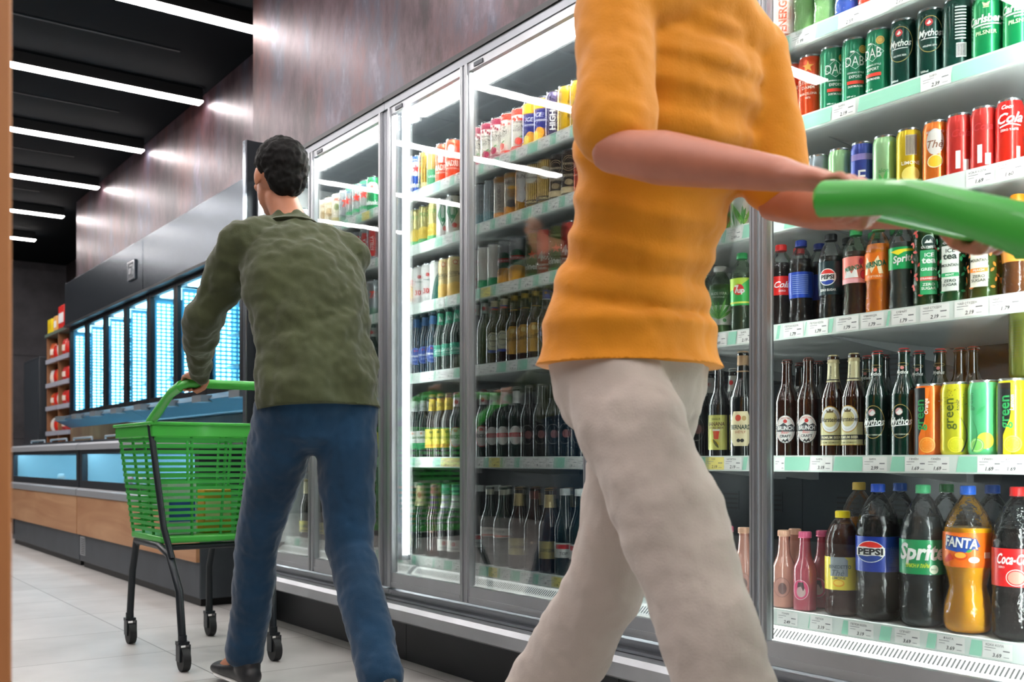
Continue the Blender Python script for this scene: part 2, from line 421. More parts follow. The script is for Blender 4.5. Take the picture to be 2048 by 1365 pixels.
LABEL_C = {0: 'glass-door drinks cooler cropped by the right picture edge', 1: 'bright glass-door drinks cooler nearest the camera at the right',
           2: 'middle glass-door drinks cooler between two wide aluminium posts', 3: 'farthest glass-door drinks cooler, partly behind the person in olive shirt'}
SHELVES = {}
def cooler(idx, y0, ym, y1):
    r = thing('display_cooler', (2.3, ym, 0), LABEL_C[idx], 'cooler', 'row of glass-door drinks coolers')
    MB().box(1.93, 2.88, y0+.002, y1-.002, .0, .175).build('kick_plate', paint('3a3c40', .45, .3, var=.1, bscale=4), r)
    m = MB().prism([(1.79, .185), (1.80, .178), (1.86, .178), (1.86, .236), (1.805, .236), (1.79, .222)], 'y', y0+.001, y1-.001)
    m.build('bumper', ALU, r)
    m = MB().prism([(1.862, .178), (1.999, .178), (1.999, .315), (1.872, .283), (1.872, .276), (1.856, .272), (1.856, .262), (1.866, .26), (1.866, .25), (1.848, .246), (1.848, .238), (1.862, .237)], 'y', y0+.001, y1-.001)
    m.build('sill', ALU2, r)
    m = MB().box(2.72, 2.75, y0+.001, y1-.001, .178, 2.06)
    for z in (.9, 1.25, 1.62):
        pass
    bp = m.build('back_panel', DARKBACK, r)
    for gz in (.58, 1.0, 1.28):
        for k in range(6):
            yy = y0+.08+k*.19
            sl = MB().box(2.7185, 2.7199, yy, yy+.09, gz-.003, gz+.062)
            q_ = sl.bm
            for q in range(4):
                f = q_.faces.new([q_.verts.new(p) for p in ((2.7184, yy+.004, gz+q*.016), (2.7184, yy+.086, gz+q*.016), (2.7184, yy+.086, gz+q*.016+.006), (2.7184, yy+.004, gz+q*.016+.006))]); f.material_index = 1
            sl.build('air_vent', [DARKBACK, BLACK], bp)
    if idx == 0: MB().box(1.88, 2.718, y0+.001, y0+.014, .362, 2.051).build('side_panel', GREYB, r)
    if idx == 3: MB().box(1.88, 2.718, y1-.014, y1-.001, .362, 2.051).build('side_panel', GREYB, r)
    MB().box(1.88, 2.75, y0+.001, y1-.001, 2.052, 2.09).build('top_panel', paint('6a7076', .5), r)
    MB().box(1.838, 1.88, y0+.001, y1-.001, 2.037, 2.064).build('header', ALU2, r)
    MB().box(1.832, 1.949, y0+.001, y1-.001, 2.0645, 2.082).build('top_edge', paint('1b1e22', .4), r)
    MB().box(2.0, 2.72, y0+.015, y1-.015, .178, .36).build('deck', GREYB, r)
    g = MB().prism([(1.93, .320), (1.982, .320), (1.982, .349), (1.968, .349), (1.940, .325)], 'y', y0+.015, y1-.015)
    k = 0
    bmq = g.bm
    yy = y0+.03
    while yy < y1-.03:
        a, b = Vector((1.9435, 0, .3280)), Vector((1.9625, 0, .3443))
        n = Vector((-.65, 0, .76))*.0006
        q = [bmq.verts.new(Vector((p.x, yq, p.z))+n) for p, yq in ((a, yy), (a, yy+.0045), (b, yy+.0045), (b, yy))]
        bmq.faces.new(q).material_index = 1
        yy += .0102
    g.build('intake_grille', [WHITE, BLACK], r)
    MB().box(1.90, 1.99, y0+.02, y1-.02, 2.036, 2.051).build('top_lamp', emit('fdfffb', E_TOP), r)
    MB().box(1.897, 1.902, y1-.060, y1-.052, .40, 2.0).build('side_lamp', emit('f6fffb', E_VERT), r)
    if idx < 2: MB().box(1.893, 1.902, ym+.013, ym+.020, .40, 2.0).build('side_lamp', emit('f6fffb', E_VERT*.15), r)
    MB().box(1.897, 1.909, y0+.040, y0+.050, .40, 2.0).build('side_lamp', emit('f6fffb', E_VERT*.5), r)
    MB().box(1.885, 1.92, y1-.047, y1-.015, .38, 2.035).build('lamp_post', ALU2, r)
    for i, z in enumerate(SZ):
        if i < 5:
            s = MB().box(1.994, 2.62, y0+.0005, y1-.0005, z-.022, z-.001).build('shelf', WHITE, r)
        else:
            s = MB().box(1.994, 2.62, y0+.0005, y1-.0005, z-.022, z-.001).build('shelf', WHITE, r)
        MB().box(1.983, 1.993, y0+.0005, y1-.0005, z-.036, z+.003).build('price_rail', paint('dfe9e4', .3, coat=.3), s)
        for yb in (y0+.05, ym, y1-.08):
            if i < 5: MB().prism([(2.1, z-.023), (2.7, z-.023), (2.7, z-.07), (2.66, z-.07)], 'y', yb, yb+.004).build('bracket', GREYB, s)
        SHELVES[(idx, i)] = s
    # doors
    def door(a, b):
        d = MB()
        sw = .024
        for q0, q1 in ((a, a+sw), (b-sw, b)):
            d.box(1.842, 1.860, q0, q1, .285, 2.035)
            d.box(1.836, 1.842, q0+.005, q0+.011, .285, 2.035).box(1.836, 1.842, q1-.011, q1-.005, .285, 2.035)
        d.box(1.842, 1.860, a+sw, b-sw, .285, .338).box(1.838, 1.842, a+sw, b-sw, .295, .305)
        d.box(1.842, 1.860, a+sw, b-sw, 2.010, 2.035)
        o = d.build('door', ALU, r)
        MB().box(1.849, 1.854, a+sw-.002, b-sw+.002, .336, 2.012).build('glass', GLASS, o)
        MB().box(1.8605, 1.866, a+.004, a+sw-.001, .34, 2.008).build('seal', paint('2b2f33', .5), o); MB().box(1.8605, 1.866, b-sw+.001, b-.004, .34, 2.008).build('seal', paint('2b2f33', .5), o)
        MB().box(1.839, 1.8415, b-sw-.08, b-sw-.03, 2.015, 2.028).build('hinge_cover', ALUD, o)
    door(y0+.024, ym-.002); door(ym+.002, y1-.024)
    for a, b in ((y0+.001, y0+.023), (y1-.023, y1-.001)): MB().box(1.846, 1.872, a, b, .285, 2.035).build('post', ALU2, r)
    return r
YB = [-.31, .93, 2.18, 3.372, 4.62]; YM = [.31, 1.602, 2.835, 4.012]
for i in range(4): cooler(i, YB[i], YM[i], YB[i+1])
# far end panel of the row
o = MB().box(1.80, 2.88, 4.622, 4.66, 0, 2.235).build('end_panel', paint('2f3439', .35, .5))
tag(o, 'tall dark end panel closing the far end of the cooler row', 'end panel')
MB().box(1.792, 1.799, 4.624, 4.658, 0, 2.235).build('edge_strip', paint('aab4bd', .2, .9), o)

# tags on the nearest cooler (readable ones), then the rest
def pxY(px): return depthY(px, 1.983)
def row_tags(ci, si, items):
    s = SHELVES[(ci, si)]; z = SZ[si]-.0165
    for px, wd, ti, pr, co in items:
        price_tag(s, pxY(px), z, wd, ti, pr, co)
W_, Y_ = 'f2f2f0', 'f2e27a'
row_tags(1, 3, [(1587, .058, 'ПЕПСИ КОЛА', '1.79', W_), (1637, .055, 'ПЕПСИ КОЛА', '1.79', W_), (1695, .06, 'МИРИНДА', '1.79', W_), (1745, .058, 'МИРИНДА', '1.79', W_),
                (1808, .058, 'СПРАЙТ', '1.79', W_), (1870, .066, 'ЧАЙ СТУДЕН', '2.19', W_), (1940, .066, 'ЧАЙ СТУДЕН', '2.19', W_), (2012, .066, 'ЧАЙ СТУДЕН', '1.79', W_)])
row_tags(1, 4, [(1643, .062, 'БИРА', '3.19', W_), (1750, .062, 'БИРА', '2.99', W_), (1832, .052, 'ГРИЙН', '1.69', W_), (1876, .052, 'ГРИЙН', '1.69', W_),
                (1980, .052, 'ГРИЙН', '1.69', W_), (2024, .052, 'ГРИЙН', '1.69', W_), (1560, .03, '', '', W_)])
row_tags(1, 5, [(1575, .062, 'ТОНИК', '2.49', W_), (1643, .062, 'ПЕПСИ', '3.19', W_), (1722, .066, 'ПЕПСИ КОЛА', '3.19', W_), (1815, .06, 'СПРАЙТ', '3.69', W_), (1902, .062, 'ФАНТА', '3.69', W_), (1995, .062, 'КОКА КОЛА', '3.69', W_)])
row_tags(1, 2, [(1613, .05, 'НАПИТКА', '1.19', Y_), (1654, .038, 'НАПИТКА', '1.69', W_), (1690, .05, 'НАПИТКА', '0.99', Y_), (1738, .05, 'НАПИТКА', '0.89', Y_), (1960, .058, 'КОКА КОЛА', '1.69', W_), (2020, .058, 'КОКА КОЛА', '1.60', W_)])
row_tags(1, 1, [(1568, .05, 'БИРА', '2.19', W_), (1688, .062, 'БИРА', '2.19', W_), (1872, .07, 'БИРА', '2.39', W_)])
row_tags(1, 0, [(1602, .06, 'ВОДА', '1.99', W_), (1700, .06, 'ВОДА', '2.59', W_), (1800, .06, 'СОК', '2.79', W_)])
rr = random.Random(5)
for ci in (1, 2, 3):
    for si in range(6):
        s = SHELVES[(ci, si)]; z = SZ[si]-.0165
        y0, y1 = YB[ci]+.03, YB[ci+1]-.03
        lo = 1.70 if ci == 1 else y0
        y = y1-.02; segs = []
        while y > lo+.06:
            wd = rr.choice([.05, .058, .064])
            price_tag(s, y-wd/2, z, wd, rr.choice(['БИРА', 'БИРА', 'НАПИТКА', 'КЕН']), rr.choice(['1.79', '2.19', '1.49', '2.99']), Y_ if rr.random() < .1 else W_)
            g = rr.choice([.0, .02, .035, .06])
            if g: segs.append((y-wd-g, y-wd-.001, .006))
            y -= wd+g+.001
        if ci == 1:
            G = {3: [(1552, 1562), (1608, 1614), (1655, 1668), (1772, 1782)], 4: [(1567, 1621), (1666, 1728), (1780, 1817), (1912, 1960)],
                 5: [(1616, 1622), (1683, 1700), (1758, 1785), (1852, 1875), (1938, 1968)], 2: [(1568, 1596)], 1: [(1590, 1665), (1715, 1848), (1900, 2040)], 0: [(1560, 1580), (1630, 1680)]}[si]
            segs += [(pxY(b), pxY(a), .006) for a, b in G]
        green_inserts(s, segs, z)
# ------------------------------------------------------------------ drinks: one prototype of each kind, built on first use
LID = paint('c8ccd0', .25, .9)
PROD = {}
def prof_r(prof):
    P_ = sorted({z: r for r, z in prof}.items())
    def f(v):
        if v <= P_[0][0]: return P_[0][1]
        for (z0, r0), (z1, r1) in zip(P_, P_[1:]):
            if v <= z1: return r0+(r1-r0)*(v-z0)/max(1e-6, z1-z0)
        return P_[-1][1]
    return f
def smooth_prof(P_, n=4):
    """Catmull-Rom through (r, z) points"""
    out = []
    for i in range(len(P_)-1):
        p0, p1, p2, p3 = P_[max(0, i-1)], P_[i], P_[i+1], P_[min(len(P_)-1, i+2)]
        for k in range(n):
            t = k/n
            out.append(tuple(.5*((2*p1[j])+(-p0[j]+p2[j])*t+(2*p0[j]-5*p1[j]+4*p2[j]-p3[j])*t*t+(-p0[j]+3*p1[j]-3*p2[j]+p3[j])*t**3) for j in (0, 1)))
    out.append(P_[-1]); return out
def can(r, h, base, art, desc, metal=.5, rough=.27, lid=None, name='drink_can', cat='can', wrap=False):
    def make():
        root = thing(name, (0, 0, 0), desc, cat)
        pr = [(r*.74, .0008), (r*.9, .004), (r*.985, .010), (r, .014), (r, h-.022), (r*.985, h-.016), (r*.87, h-.005), (r*.865, h-.003)]
        b = MB().lathe(pr, cap1=False).build('body', foil(base, rough, metal), root)
        MB().lathe([(r*.7, .0), (r*.76, .0), (r*.80, .0022), (r*.76, .003)], cap0=True).lathe([(r*.87, h-.0055), (r*.90, h-.003), (r*.90, h-.0006), (r*.87, h), (r*.83, h-.001), (r*.80, h-.005), (r*.2, h-.005)], cap0=False).build('lid', LID, root)
        a = art() if callable(art) else art
        if a: decal(a, lambda v: r, b)
        if wrap:
            MB().lathe([(r*.8, .001), (r*1.02, .006), (r*1.04, h*.3), (r*1.03, h*.7), (r*1.0, h-.01), (r*.9, h+.002)], seg=20, cap0=False, cap1=False).build('film', PET, root)
        return root
    return make
def bottle(prof, glass, caps, desc, label=(), neck=(), art=(), liq=None, fill=None, name='bottle', cat='bottle', seg=28, sq=False, body='body', dv=None):
    """caps: (r, z0, z1, colour, crown?) ; label / neck: (z0, z1, colour, art, half angle or None)"""
    def make():
        root = thing(name, (0, 0, 0), desc, cat)
        pr = smooth_prof(prof, 3)
        rf = prof_r(pr)
        b = MB().lathe(pr, seg=seg).build(body, glass, root)
        if liq:
            lp = [(r-.0022 if r > .006 else r, max(z, .002)) for r, z in pr if z <= fill]
            MB().lathe(lp, seg=seg).build('drink', liquid(liq), root)
        cr, z0, z1, cc, crown = caps
        if crown: MB().lathe([(cr*1.08, z0), (cr*1.12, z0+.0012), (cr*.98, z0+.004), (cr*.9, z1-.0015), (cr*.6, z1)], seg=24).build('cap', paint(cc, .3, .5), root)
        else:
            q = MB().lathe([(cr*1.03, z0), (cr*1.03, z0+.002), (cr*.99, z0+.0028), (cr, z0+.0035), (cr*.98, z1-.0015), (cr*.9, z1)], seg=24)
            for i in range(24):
                a = i*math.pi/12; q.box(cr*.99, cr*1.02, -.0006, .0006, z0+.004, z1-.002)
                bmesh.ops.rotate(q.bm, verts=q.bm.verts[-8:], cent=(0, 0, 0), matrix=Matrix.Rotation(a, 3, 'Z'))
            q.build('cap', paint(cc, .35), root)
        for nm, spec in (('label', label), ('neck_label', neck)):
            for (a0, a1, c, ar, half) in spec:
                nz = max(2, int((a1-a0)/.006)); zs = [a0+(a1-a0)*i/nz for i in range(nz+1)]
                mm = MB(); sg = 36
                ang = [2*math.pi*i/sg for i in range(sg+1)] if half is None else [math.pi-half+2*half*i/20 for i in range(21)]
                rows = [[mm.bm.verts.new(((rf(z)+.0004)*math.cos(t), (rf(z)+.0004)*math.sin(t), z)) for t in ang] for z in zs]
                for p, q_ in zip(rows, rows[1:]):
                    for i in range(len(ang)-1):
                        f = mm.bm.faces.new((p[i], p[i+1], q_[i+1], q_[i])); f.smooth = True
                bmesh.ops.remove_doubles(mm.bm, verts=mm.bm.verts[:], dist=1e-6)
                lb = mm.build(nm, paint(c, .38, .15, .3), root)
                if ar:
                    w0 = rf((a0+a1)/2)
                    decal(ar() if callable(ar) else ar, (lambda v: rf(v)), lb, base=.0007, dv=.008)
        if art: decal(art() if callable(art) else art, (lambda v: rf(v)), b, base=.0005, dv=.008)
        return root
    return make
BIG, SLIM = (.033, .168), (.029, .146)
C = lambda key, size, base, art, desc, **k: PROD.__setitem__(key, (can(size[0], size[1], base, art, desc, **k), size[0]))
WHT, GRN, RED, GLD, BLK = 'f4f4f2', '0e7a45', 'd22a26', 'c9a45a', '15171a'
C('mythos', BIG, '0a3a30', [RING(.0, .105, .03, .042, .0012, GLD), E(-.002, .132, .0085, .0085, 'c8383a'), P([(-.007, .129), (-.001, .137), (.003, .131), (-.002, .127)], WHT),
    T('Mythos', 0, .108, .0155, WHT, .052, .02, .25), R(-.02, .094, .018, .0958, WHT), T('HELLENIC BEER', 0, .078, .004, WHT, .03), T('500ml', -.012, .02, .005, WHT)], 'dark green can with white slanted lettering in gold ring')
C('mythosb', BIG, '0a3a30', [R(-.004, .03, .018, .062, WHT)]+[R(-.003+i*.0025, .032, -.0018+i*.0025, .06, BLK) for i in range(8)]+[R(-.006, .07+i*.007, .016, .073+i*.007, 'cfd8d2') for i in range(11)], 'dark green can turned to its barcode')
C('dab', BIG, '1b7d58', [RING(.0, .108, .027, .022, .0012, WHT, 4), T('DAB', -.002, .107, .024, WHT, .046, .0), E(.018, .135, .010, .010, 'd8b45c'), RING(.018, .135, .007, .007, .001, '8a6a20'), R(-.012, .128, -.002, .132, WHT),
    T('GERMAN STYLE', 0, .078, .004, WHT), T('EXPORT', 0, .068, .007, WHT, .03), R(-.02, .050, .02, .058, 'd83a2a'), T('DORTMUNDER', 0, .044, .005, WHT, .034), T('500 ml ℮', -.01, .02, .004, WHT)], 'mid green can with large white serif capitals')
C('estrella', BIG, 'e04a1c', [S(0, .135, .016, 'f0b050'), T('ESTRELLA', 0, .098, .0135, 'fbe9d8', .062, .015), T('DAMM', 0, .082, .008, 'fbe9d8'), T('BARCELONA', 0, .066, .006, 'fbe9d8', .045), T('1876', 0, .055, .005, 'fbe9d8')], 'red-orange can with cream capitals and a gold star')
C('goldplain', BIG, 'c79a4c', [RING(0, .12, .02, .02, .002, '6a4a20'), T('LAGER', 0, .08, .008, '5a3c18', .04)], 'gold beer can with brown ring')
C('carlsberg', (.034, .15), '108a4f', [T('Carlsberg', 0, .094, .017, WHT, .085, .03, .15), R(-.03, .079, .034, .082, WHT), P([(-.005, .12), (.005, .12), (.008, .13), (0, .126), (-.008, .13)], 'c8d0a0'), R(-.006, .117, .006, .119, 'c8d0a0'),
    T('DANISH', 0, .074, .004, WHT), T('PILSNER', 0, .063, .0085, 'dff0c0', .045, .01), R(-.034, .004, .034, .010, 'c8ccd0')], 'bright green can with big white lettering')
C('lemon', SLIM, 'e8c62a', [R(-.012, .08, .014, .128, 'c8b8a0')]+[R(-.01+i*.003, .082, -.0085+i*.003, .126, '6a6058') for i in range(8)]+[T('LIMONE', 0, .062, .008, WHT, .04), E(0, .035, .02, .018, 'f4e070')], 'slim yellow can with grey barcode panel')
C('orangeth', SLIM, 'ee7d2e', [E(0, .095, .02, .03, 'dcd6d0'), T('BENEDETTO', 0, .118, .0055, 'e0e0e0', .04), T('Thè', 0, .09, .017, '8a5a40', .04, .01, .3), E(0, .05, .017, .015, 'f4c030'), RING(0, .05, .017, .015, .002, 'fff0c0')], 'slim orange can with grey oval and fruit slice')
C('redcan', SLIM, 'd63a34', [R(-.012, .02, -.002, .06, WHT), R(.004, .015, .016, .04, WHT), T('Cola', 0, .1, .016, 'b02024', .045, .02, .3)], 'slim red can turned to its small print')
C('coke', SLIM, 'e0221c', [T('Coca', -.004, .127, .008, WHT, .03, .02, .4), T('Cola', .002, .103, .021, WHT, .056, .02, .4), P([(-.02, .083), (0, .088), (.024, .084), (.024, .086), (0, .091), (-.02, .086)], WHT), T('ZERO TASTE', 0, .077, .0045, WHT), R(.014, .015, .022, .04, 'd8e0c8')], 'slim red can with white script lettering')
C('bluecan', SLIM, '3d4da0', [R(-.03, .1, .03, .115, '8f7fc0'), T('E', 0, .06, .03, WHT)], 'slim blue can with lilac band')
C('orangeball', SLIM, 'f07a18', [RING(0, .04, .016, .016, .004, '7a3a10'), E(.002, .042, .008, .01, '5a3010')], 'slim orange can with brown round emblem')
C('paleblue', SLIM, '5ea2cc', [R(-.02, .02, .02, .03, '2a5a9a')], 'slim pale blue can')
C('yellows', SLIM, 'e6d428', [P([(-.02, .02), (-.008, .045), (0, .03), (.01, .05), (.02, .03), (.02, .02)], '8a9a20')], 'slim yellow can with olive brush marks')
C('greye', SLIM, '8d959c', [T('EL', 0, .04, .022, 'f0f0f0', .04, .04, 0, math.pi/2), R(-.03, .01, .03, .02, 'd03a30')], 'slim grey can with upright white capitals')
C('palegreen', SLIM, 'a9d8a0', [T('aloe', 0, .06, .01, '2a7a3a'), LEAF(0, .02, .04, .008, 1.4, '3f9a48'), LEAF(0, .02, .035, .008, 1.9, '3f9a48')], 'slim pale green can with leaves')
def greencan(base, dark, txt, fruit, fruit2):
    a = []
    if dark: a += [R(-.034, .004, 0.0, .158, dark), P([(0, .004), (0, .158), (.010, .158), (.004, .12), (-.002, .08), (-.016, .045), (-.016, .004)], base)]
    a += [T('green', -.014 if dark else -.012, .095, .022, '2f9a55' if dark else '4a5a10', .09, .015, 0, math.pi/2), T(txt, .002 if dark else .008, .115, .0085, WHT if dark else BLK, .04, .01, .1, math.pi/2)]
    a += [E(.004, .026, .018, .018, fruit), E(.004, .026, .0155, .0155, fruit2), RING(.004, .026, .012, .012, .0008, fruit)]
    for k in range(8): a.append(P([(.004, .026), (.004+.014*math.cos(k*.785+.02), .026+.014*math.sin(k*.785+.02)), (.004+.014*math.cos(k*.785+.07), .026+.014*math.sin(k*.785+.07))], fruit))
    return a
def swirl(x0, c):
    pts = []
    for i in range(14): t = i/13; pts.append((x0+.012*math.sin(t*4.2), .01+.1*t))
    return P(pts+[(x+.0035*(1-i/13), y) for i, (x, y) in reversed(list(enumerate(pts)))], c)
C('gorange', BIG, 'ef7420', greencan('ef7420', '15191c', 'Orange', 'f6b050', 'ef8a28'), 'black and orange can with orange slice', metal=.3)
C('gtonic', BIG, 'd8d42c', greencan('d8d42c', None, 'tonic', 'e8dc30', 'd0cc20')+[swirl(.014, BLK)]+[E(random.uniform(-.03, .03), random.uniform(.1, .155), .0009, .0009, BLK, 6) for _ in range(50)], 'yellow can with black swirls', metal=.3)
C('gmojito', BIG, '5fc98a', [E(.01, .034, .018, .018, 'f0d840'), E(-.008, .024, .016, .016, '8fd86a'), RING(-.008, .024, .013, .013, .001, 'e0ffd0'), swirl(-.02, '1f7a48'), LEAF(-.01, .09, .03, .008, .8, '2c9a58'), T('green', -.022, .12, .012, '1f7a48', .06, .01, 0, math.pi/2)], 'mint green can with lime and lemon slices', metal=.3)
C('glemon', BIG, 'e6da20', greencan('e6da20', '15191c', 'Lemon', 'f8f070', 'ece028'), 'black and yellow can with lemon slice', metal=.3)
C('golive', BIG, '6f7a35', [T('green', .012, .09, .026, '23301a', .11, .02, 0, math.pi/2)]+[R(-.03, .05+i*.006, -.004, .0515+i*.006, '4a5228') for i in range(14)], 'olive can stacked on top of the yellow one', metal=.3)
def cider(top, fr): return [R(-.05, .138, .05, .16, top)]+[E(random.uniform(-.045, .045), random.uniform(.118, .14), .004, .005, top, 10) for _ in range(14)]+[T('Somersby', -.001, .112, .009, BLK, .04, .01, .3), T('СЛАДЪК', 0, .096, .010, '2a2a2a', .05, .0), T('ЖИВОТ', 0, .083, .010, '2a2a2a', .046, .0), E(0, .043, .013, .013, fr), LEAF(.002, .055, .014, .006, .5, '4a9a48'), R(-.05, .006, .05, .026, top), T('CIDER', 0, .0165, .008, WHT, .04)]
C('cidermaroon', BIG, 'ece6da', cider('8a1c3c', 'a02048'), 'cream cider can with maroon top and berry', metal=.1)
C('ciderred', BIG, 'ece6da', cider('d83a28', 'd83a28'), 'cream cider can with red top and apple', metal=.1)
C('yelpurple', BIG, '3f3f8c', [R(-.05, .125, .05, .16, 'f0b81c'), E(0, .04, .018, .02, 'f0a020'), R(-.05, .006, .05, .024, 'e8b020'), E(-.016, .03, .012, .018, 'f4d850'), T('ICE', -.004, .103, .014, WHT, .03, .01, .3), T('lemonade', 0, .085, .009, WHT, .05, .01, .3)], 'purple and yellow can with lemon drawing')
C('highlevel', BIG, '4a3f63', [T('HIGH·Y', .0, .08, .02, WHT, .12, .04, 0, math.pi/2)], 'violet can with upright block capitals')
C('yelcan', BIG, 'e6b41e', [T('BUZZ', .01, .085, .016, '5a4a20', .1, .03, 0, math.pi/2), R(-.03, .01, -.02, .15, '8a6a20')], 'yellow can with upright dark lettering')
C('bluewhite', BIG, 'c8c8e0', [R(-.05, .02, .05, .05, '3a3a90'), T('ALE', 0, .09, .016, '3a3a90')], 'lilac-white can with blue band')
C('yeldark', BIG, 'd8b81e', [T('MH', 0, .1, .02, BLK), R(-.03, .082, .03, .086, BLK)], 'yellow can with black letters')
C('silverteal', BIG, '9aa4aa', [R(-.06, .006, .06, .05, '2f6f78'), RING(0, .075, .024, .03, .001, WHT), T('Grimbo', 0, .1, .01, '2a3a3c', .05, .01, .3)]+[R(-.05+i*.007, .02, -.0485+i*.007, .15, 'd8dee0') for i in range(14)], 'silver can with teal base and script')
C('kingdom', BIG, 'd8d0c4', [R(-.06, .14, .06, .16, '9a6a28'), R(-.06, .006, .06, .03, 'd88a2a'), T('HOBGOBLIN', -.008, .088, .015, '3a3430', .10, .01, 0, -math.pi/2), T('GOLD', 0, .02, .009, 'f8e0b0')], 'white and copper can with upright dark letters')
C('gob', BIG, 'cfc4b4', [R(-.06, .145, .06, .16, 'a87830'), T('HOBGOBLIN', 0, .128, .0135, '3a3028', .07, .01), E(0, .09, .016, .018, '9a7448'), E(0, .108, .017, .006, 'd8a23a'), R(-.06, .006, .06, .04, 'c8832a'), E(0, .05, .02, .014, '4a4448')], 'cream can with brown figure patch')
C('bun', BIG, 'c8903a', [P([(-.022, .15), (.018, .152), (.022, .12), (.014, .09), (.024, .06), (.006, .04), (-.02, .05), (-.016, .09)], 'd8d8dc'), T('BUN', 0, .133, .014, '3a3430', .034, .01)], 'copper can with ragged silver patch')
stripes = lambda c, y0, y1, n=16: [R(-.055+i*.007, y0, -.0525+i*.007, y1, c) for i in range(n)]
C('warsgold', BIG, 'c8a04c', stripes('e8cc80', .03, .16)+[E(0, .115, .024, .024, 'd8d4c8'), RING(0, .115, .024, .024, .002, 'a88038'), T('Warsteiner', 0, .115, .008, '2a2420', .05, .01), R(-.06, .02, .06, .036, '3a2c20'), T('PREMIUM', 0, .028, .007, 'e8d8a0', .04)], 'gold striped can with round silver badge')
C('warsbrown', BIG, '3c2a22', [RING(0, .118, .026, .026, .0015, 'c8b088'), RING(0, .118, .019, .019, .001, 'c8b088'), T('Warsteiner', 0, .118, .009, 'e0d0b0', .05, .01), T('BREWERS', 0, .078, .008, 'e0d0b0', .04), R(-.06, .02, .06, .04, 'd8c49a'), E(0, .055, .014, .01, 'a08a68')], 'dark brown can with round cream outline badge')
C('five', BIG, 'e6e0da', [T('Kamenitza', 0, .118, .012, RED, .06, .02, .4), R(-.05, .006, .026, .055, 'c8202a'), T('5+1', -.008, .038, .02, WHT, .045, .05), T('ПРОМО ПАКЕТ', -.01, .018, .006, WHT, .04), R(-.05, .09, .05, .1, 'a8c0a0')], 'white shrink-wrapped can with red promotion block', metal=.1, wrap=True)
C('wgreen', BIG, 'e8e6e0', [R(-.06, .006, .06, .04, '2f8a5a')], 'plain white can with green base', metal=.1)
C('burgas', BIG, 'c8ccd0', [E(0, .09, .028, .032, '2f6a4a'), R(-.03, .085, .03, .1, RED), T('Бургаско', 0, .092, .009, WHT, .05, .01, .2), E(0, .03, .05, .035, 'e6a022'), R(-.06, .006, .06, .045, 'e6a022')], 'silver and amber can with green mountain badge', wrap=True)
C('heinolive', BIG, '6f7a2e', [T('HEINEKEN', 0, .13, .009, 'c8cc90', .05), S(0, .085, .018, 'e0502a'), T('Heineken', 0, .045, .02, WHT, .10, .03), R(-.06, .006, .06, .02, '2f6a35')], 'olive wrapped can with red star', wrap=True)
C('redfour', BIG, 'd8341c', [T('4', -.01, .07, .032, WHT, .04, .03), T('КА', .011, .063, .012, WHT, .03, .02), T('ПРЕМИУМ', 0, .04, .007, WHT, .045), T('ВКУС', 0, .028, .007, WHT, .04)], 'orange-red wrapped can with white figure four', metal=.3, wrap=True)
C('whbadge', BIG, 'd8d4cc', [E(0, .06, .02, .02, '8a8a8a'), E(0, .06, .016, .016, 'e8e4dc'), R(-.006, .08, .006, .1, 'e0a838'), S(.01, .12, .008, RED)], 'pale can with grey round badge', metal=.1)
C('birra', (.036, .19), 'c8853c', [E(0, .14, .02, .022, 'c04a28'), T('BIRRA', -.012, .1, .012, 'a03020', .06, .02, 0, math.pi/2), E(.008, .07, .02, .024, 'a86a30')], 'tall amber can with red round badge')
C('heingreen', BIG, '2f9a5f', [E(0, .12, .03, .02, 'e8f0ea'), S(0, .12, .01, RED), T('Heineken', 0, .05, .02, WHT, .1, .03)], 'shiny green can with star and white lettering')
C('heinblue', BIG, '2050b0', [T('ALCOHOL 0.0', 0, .148, .008, WHT, .06, .02), E(0, .11, .034, .03, 'd8e8f4'), S(0, .11, .02, 'e02a20'), T('Heineken', 0, .045, .022, WHT, .1, .04)], 'blue can with large red star')
C('goldbig', BIG, 'd8b050', [P([(-.04, .006), (-.02, .07), (-.02, .006)], '1f6a48'), R(-.012, .01, .02, .04, 'e0d0a0')], 'plain gold can with green edge', metal=.7)
C('goldgreen', BIG, 'd0b468', [R(-.06, .006, .06, .08, '2f8a60'), T('LAGER', 0, .05, .01, WHT)], 'gold can with green lower half')
C('madri', BIG, 'ee4a22', [E(0, .125, .014, .018, WHT), P([(-.012, .11), (.012, .11), (.01, .09), (-.01, .09)], WHT), T('MADRI', 0, .07, .022, 'fbe4d8', .055, .03), T('EXCEPCIONAL', 0, .05, .006, 'fbe4d8', .045)], 'vivid orange-red can with pale figure and capitals', metal=.3)
C('silverblue', BIG, 'b4bcc4', [R(-.06, .006, .06, .055, '1f7fa0'), R(-.012, .055, .012, .07, '1f7fa0')], 'silver can with sea-blue base', metal=.7)
C('retro', BIG, 'e2d890', [T('ПЕТС', 0, .128, .013, '2a8a48', .045, .02), P([(-.06, .06), (0, .08), (.06, .06), (.06, .006), (-.06, .006)], 'e8c850'), R(-.06, .006, .06, .03, '5fb878')], 'pale yellow can with green capitals')
C('greenwhite', BIG, 'f0f0ec', [RING(0, .1, .025, .05, .008, '14754a', 4), T('U', 0, .1, .05, '14754a', .03, .06), R(-.06, .006, .06, .02, 'c8ccc8'), E(.01, .045, .01, .01, RED)], 'white can with heavy green letter shape', metal=.1)
C('beerglass', BIG, 'ece8e0', [E(0, .06, .017, .035, 'e8b030'), R(-.03, .095, .03, .115, RED), T('ПИВО', 0, .105, .01, WHT, .04), RING(0, .06, .02, .03, .003, 'a02030')], 'white can with beer glass drawing', metal=.1)
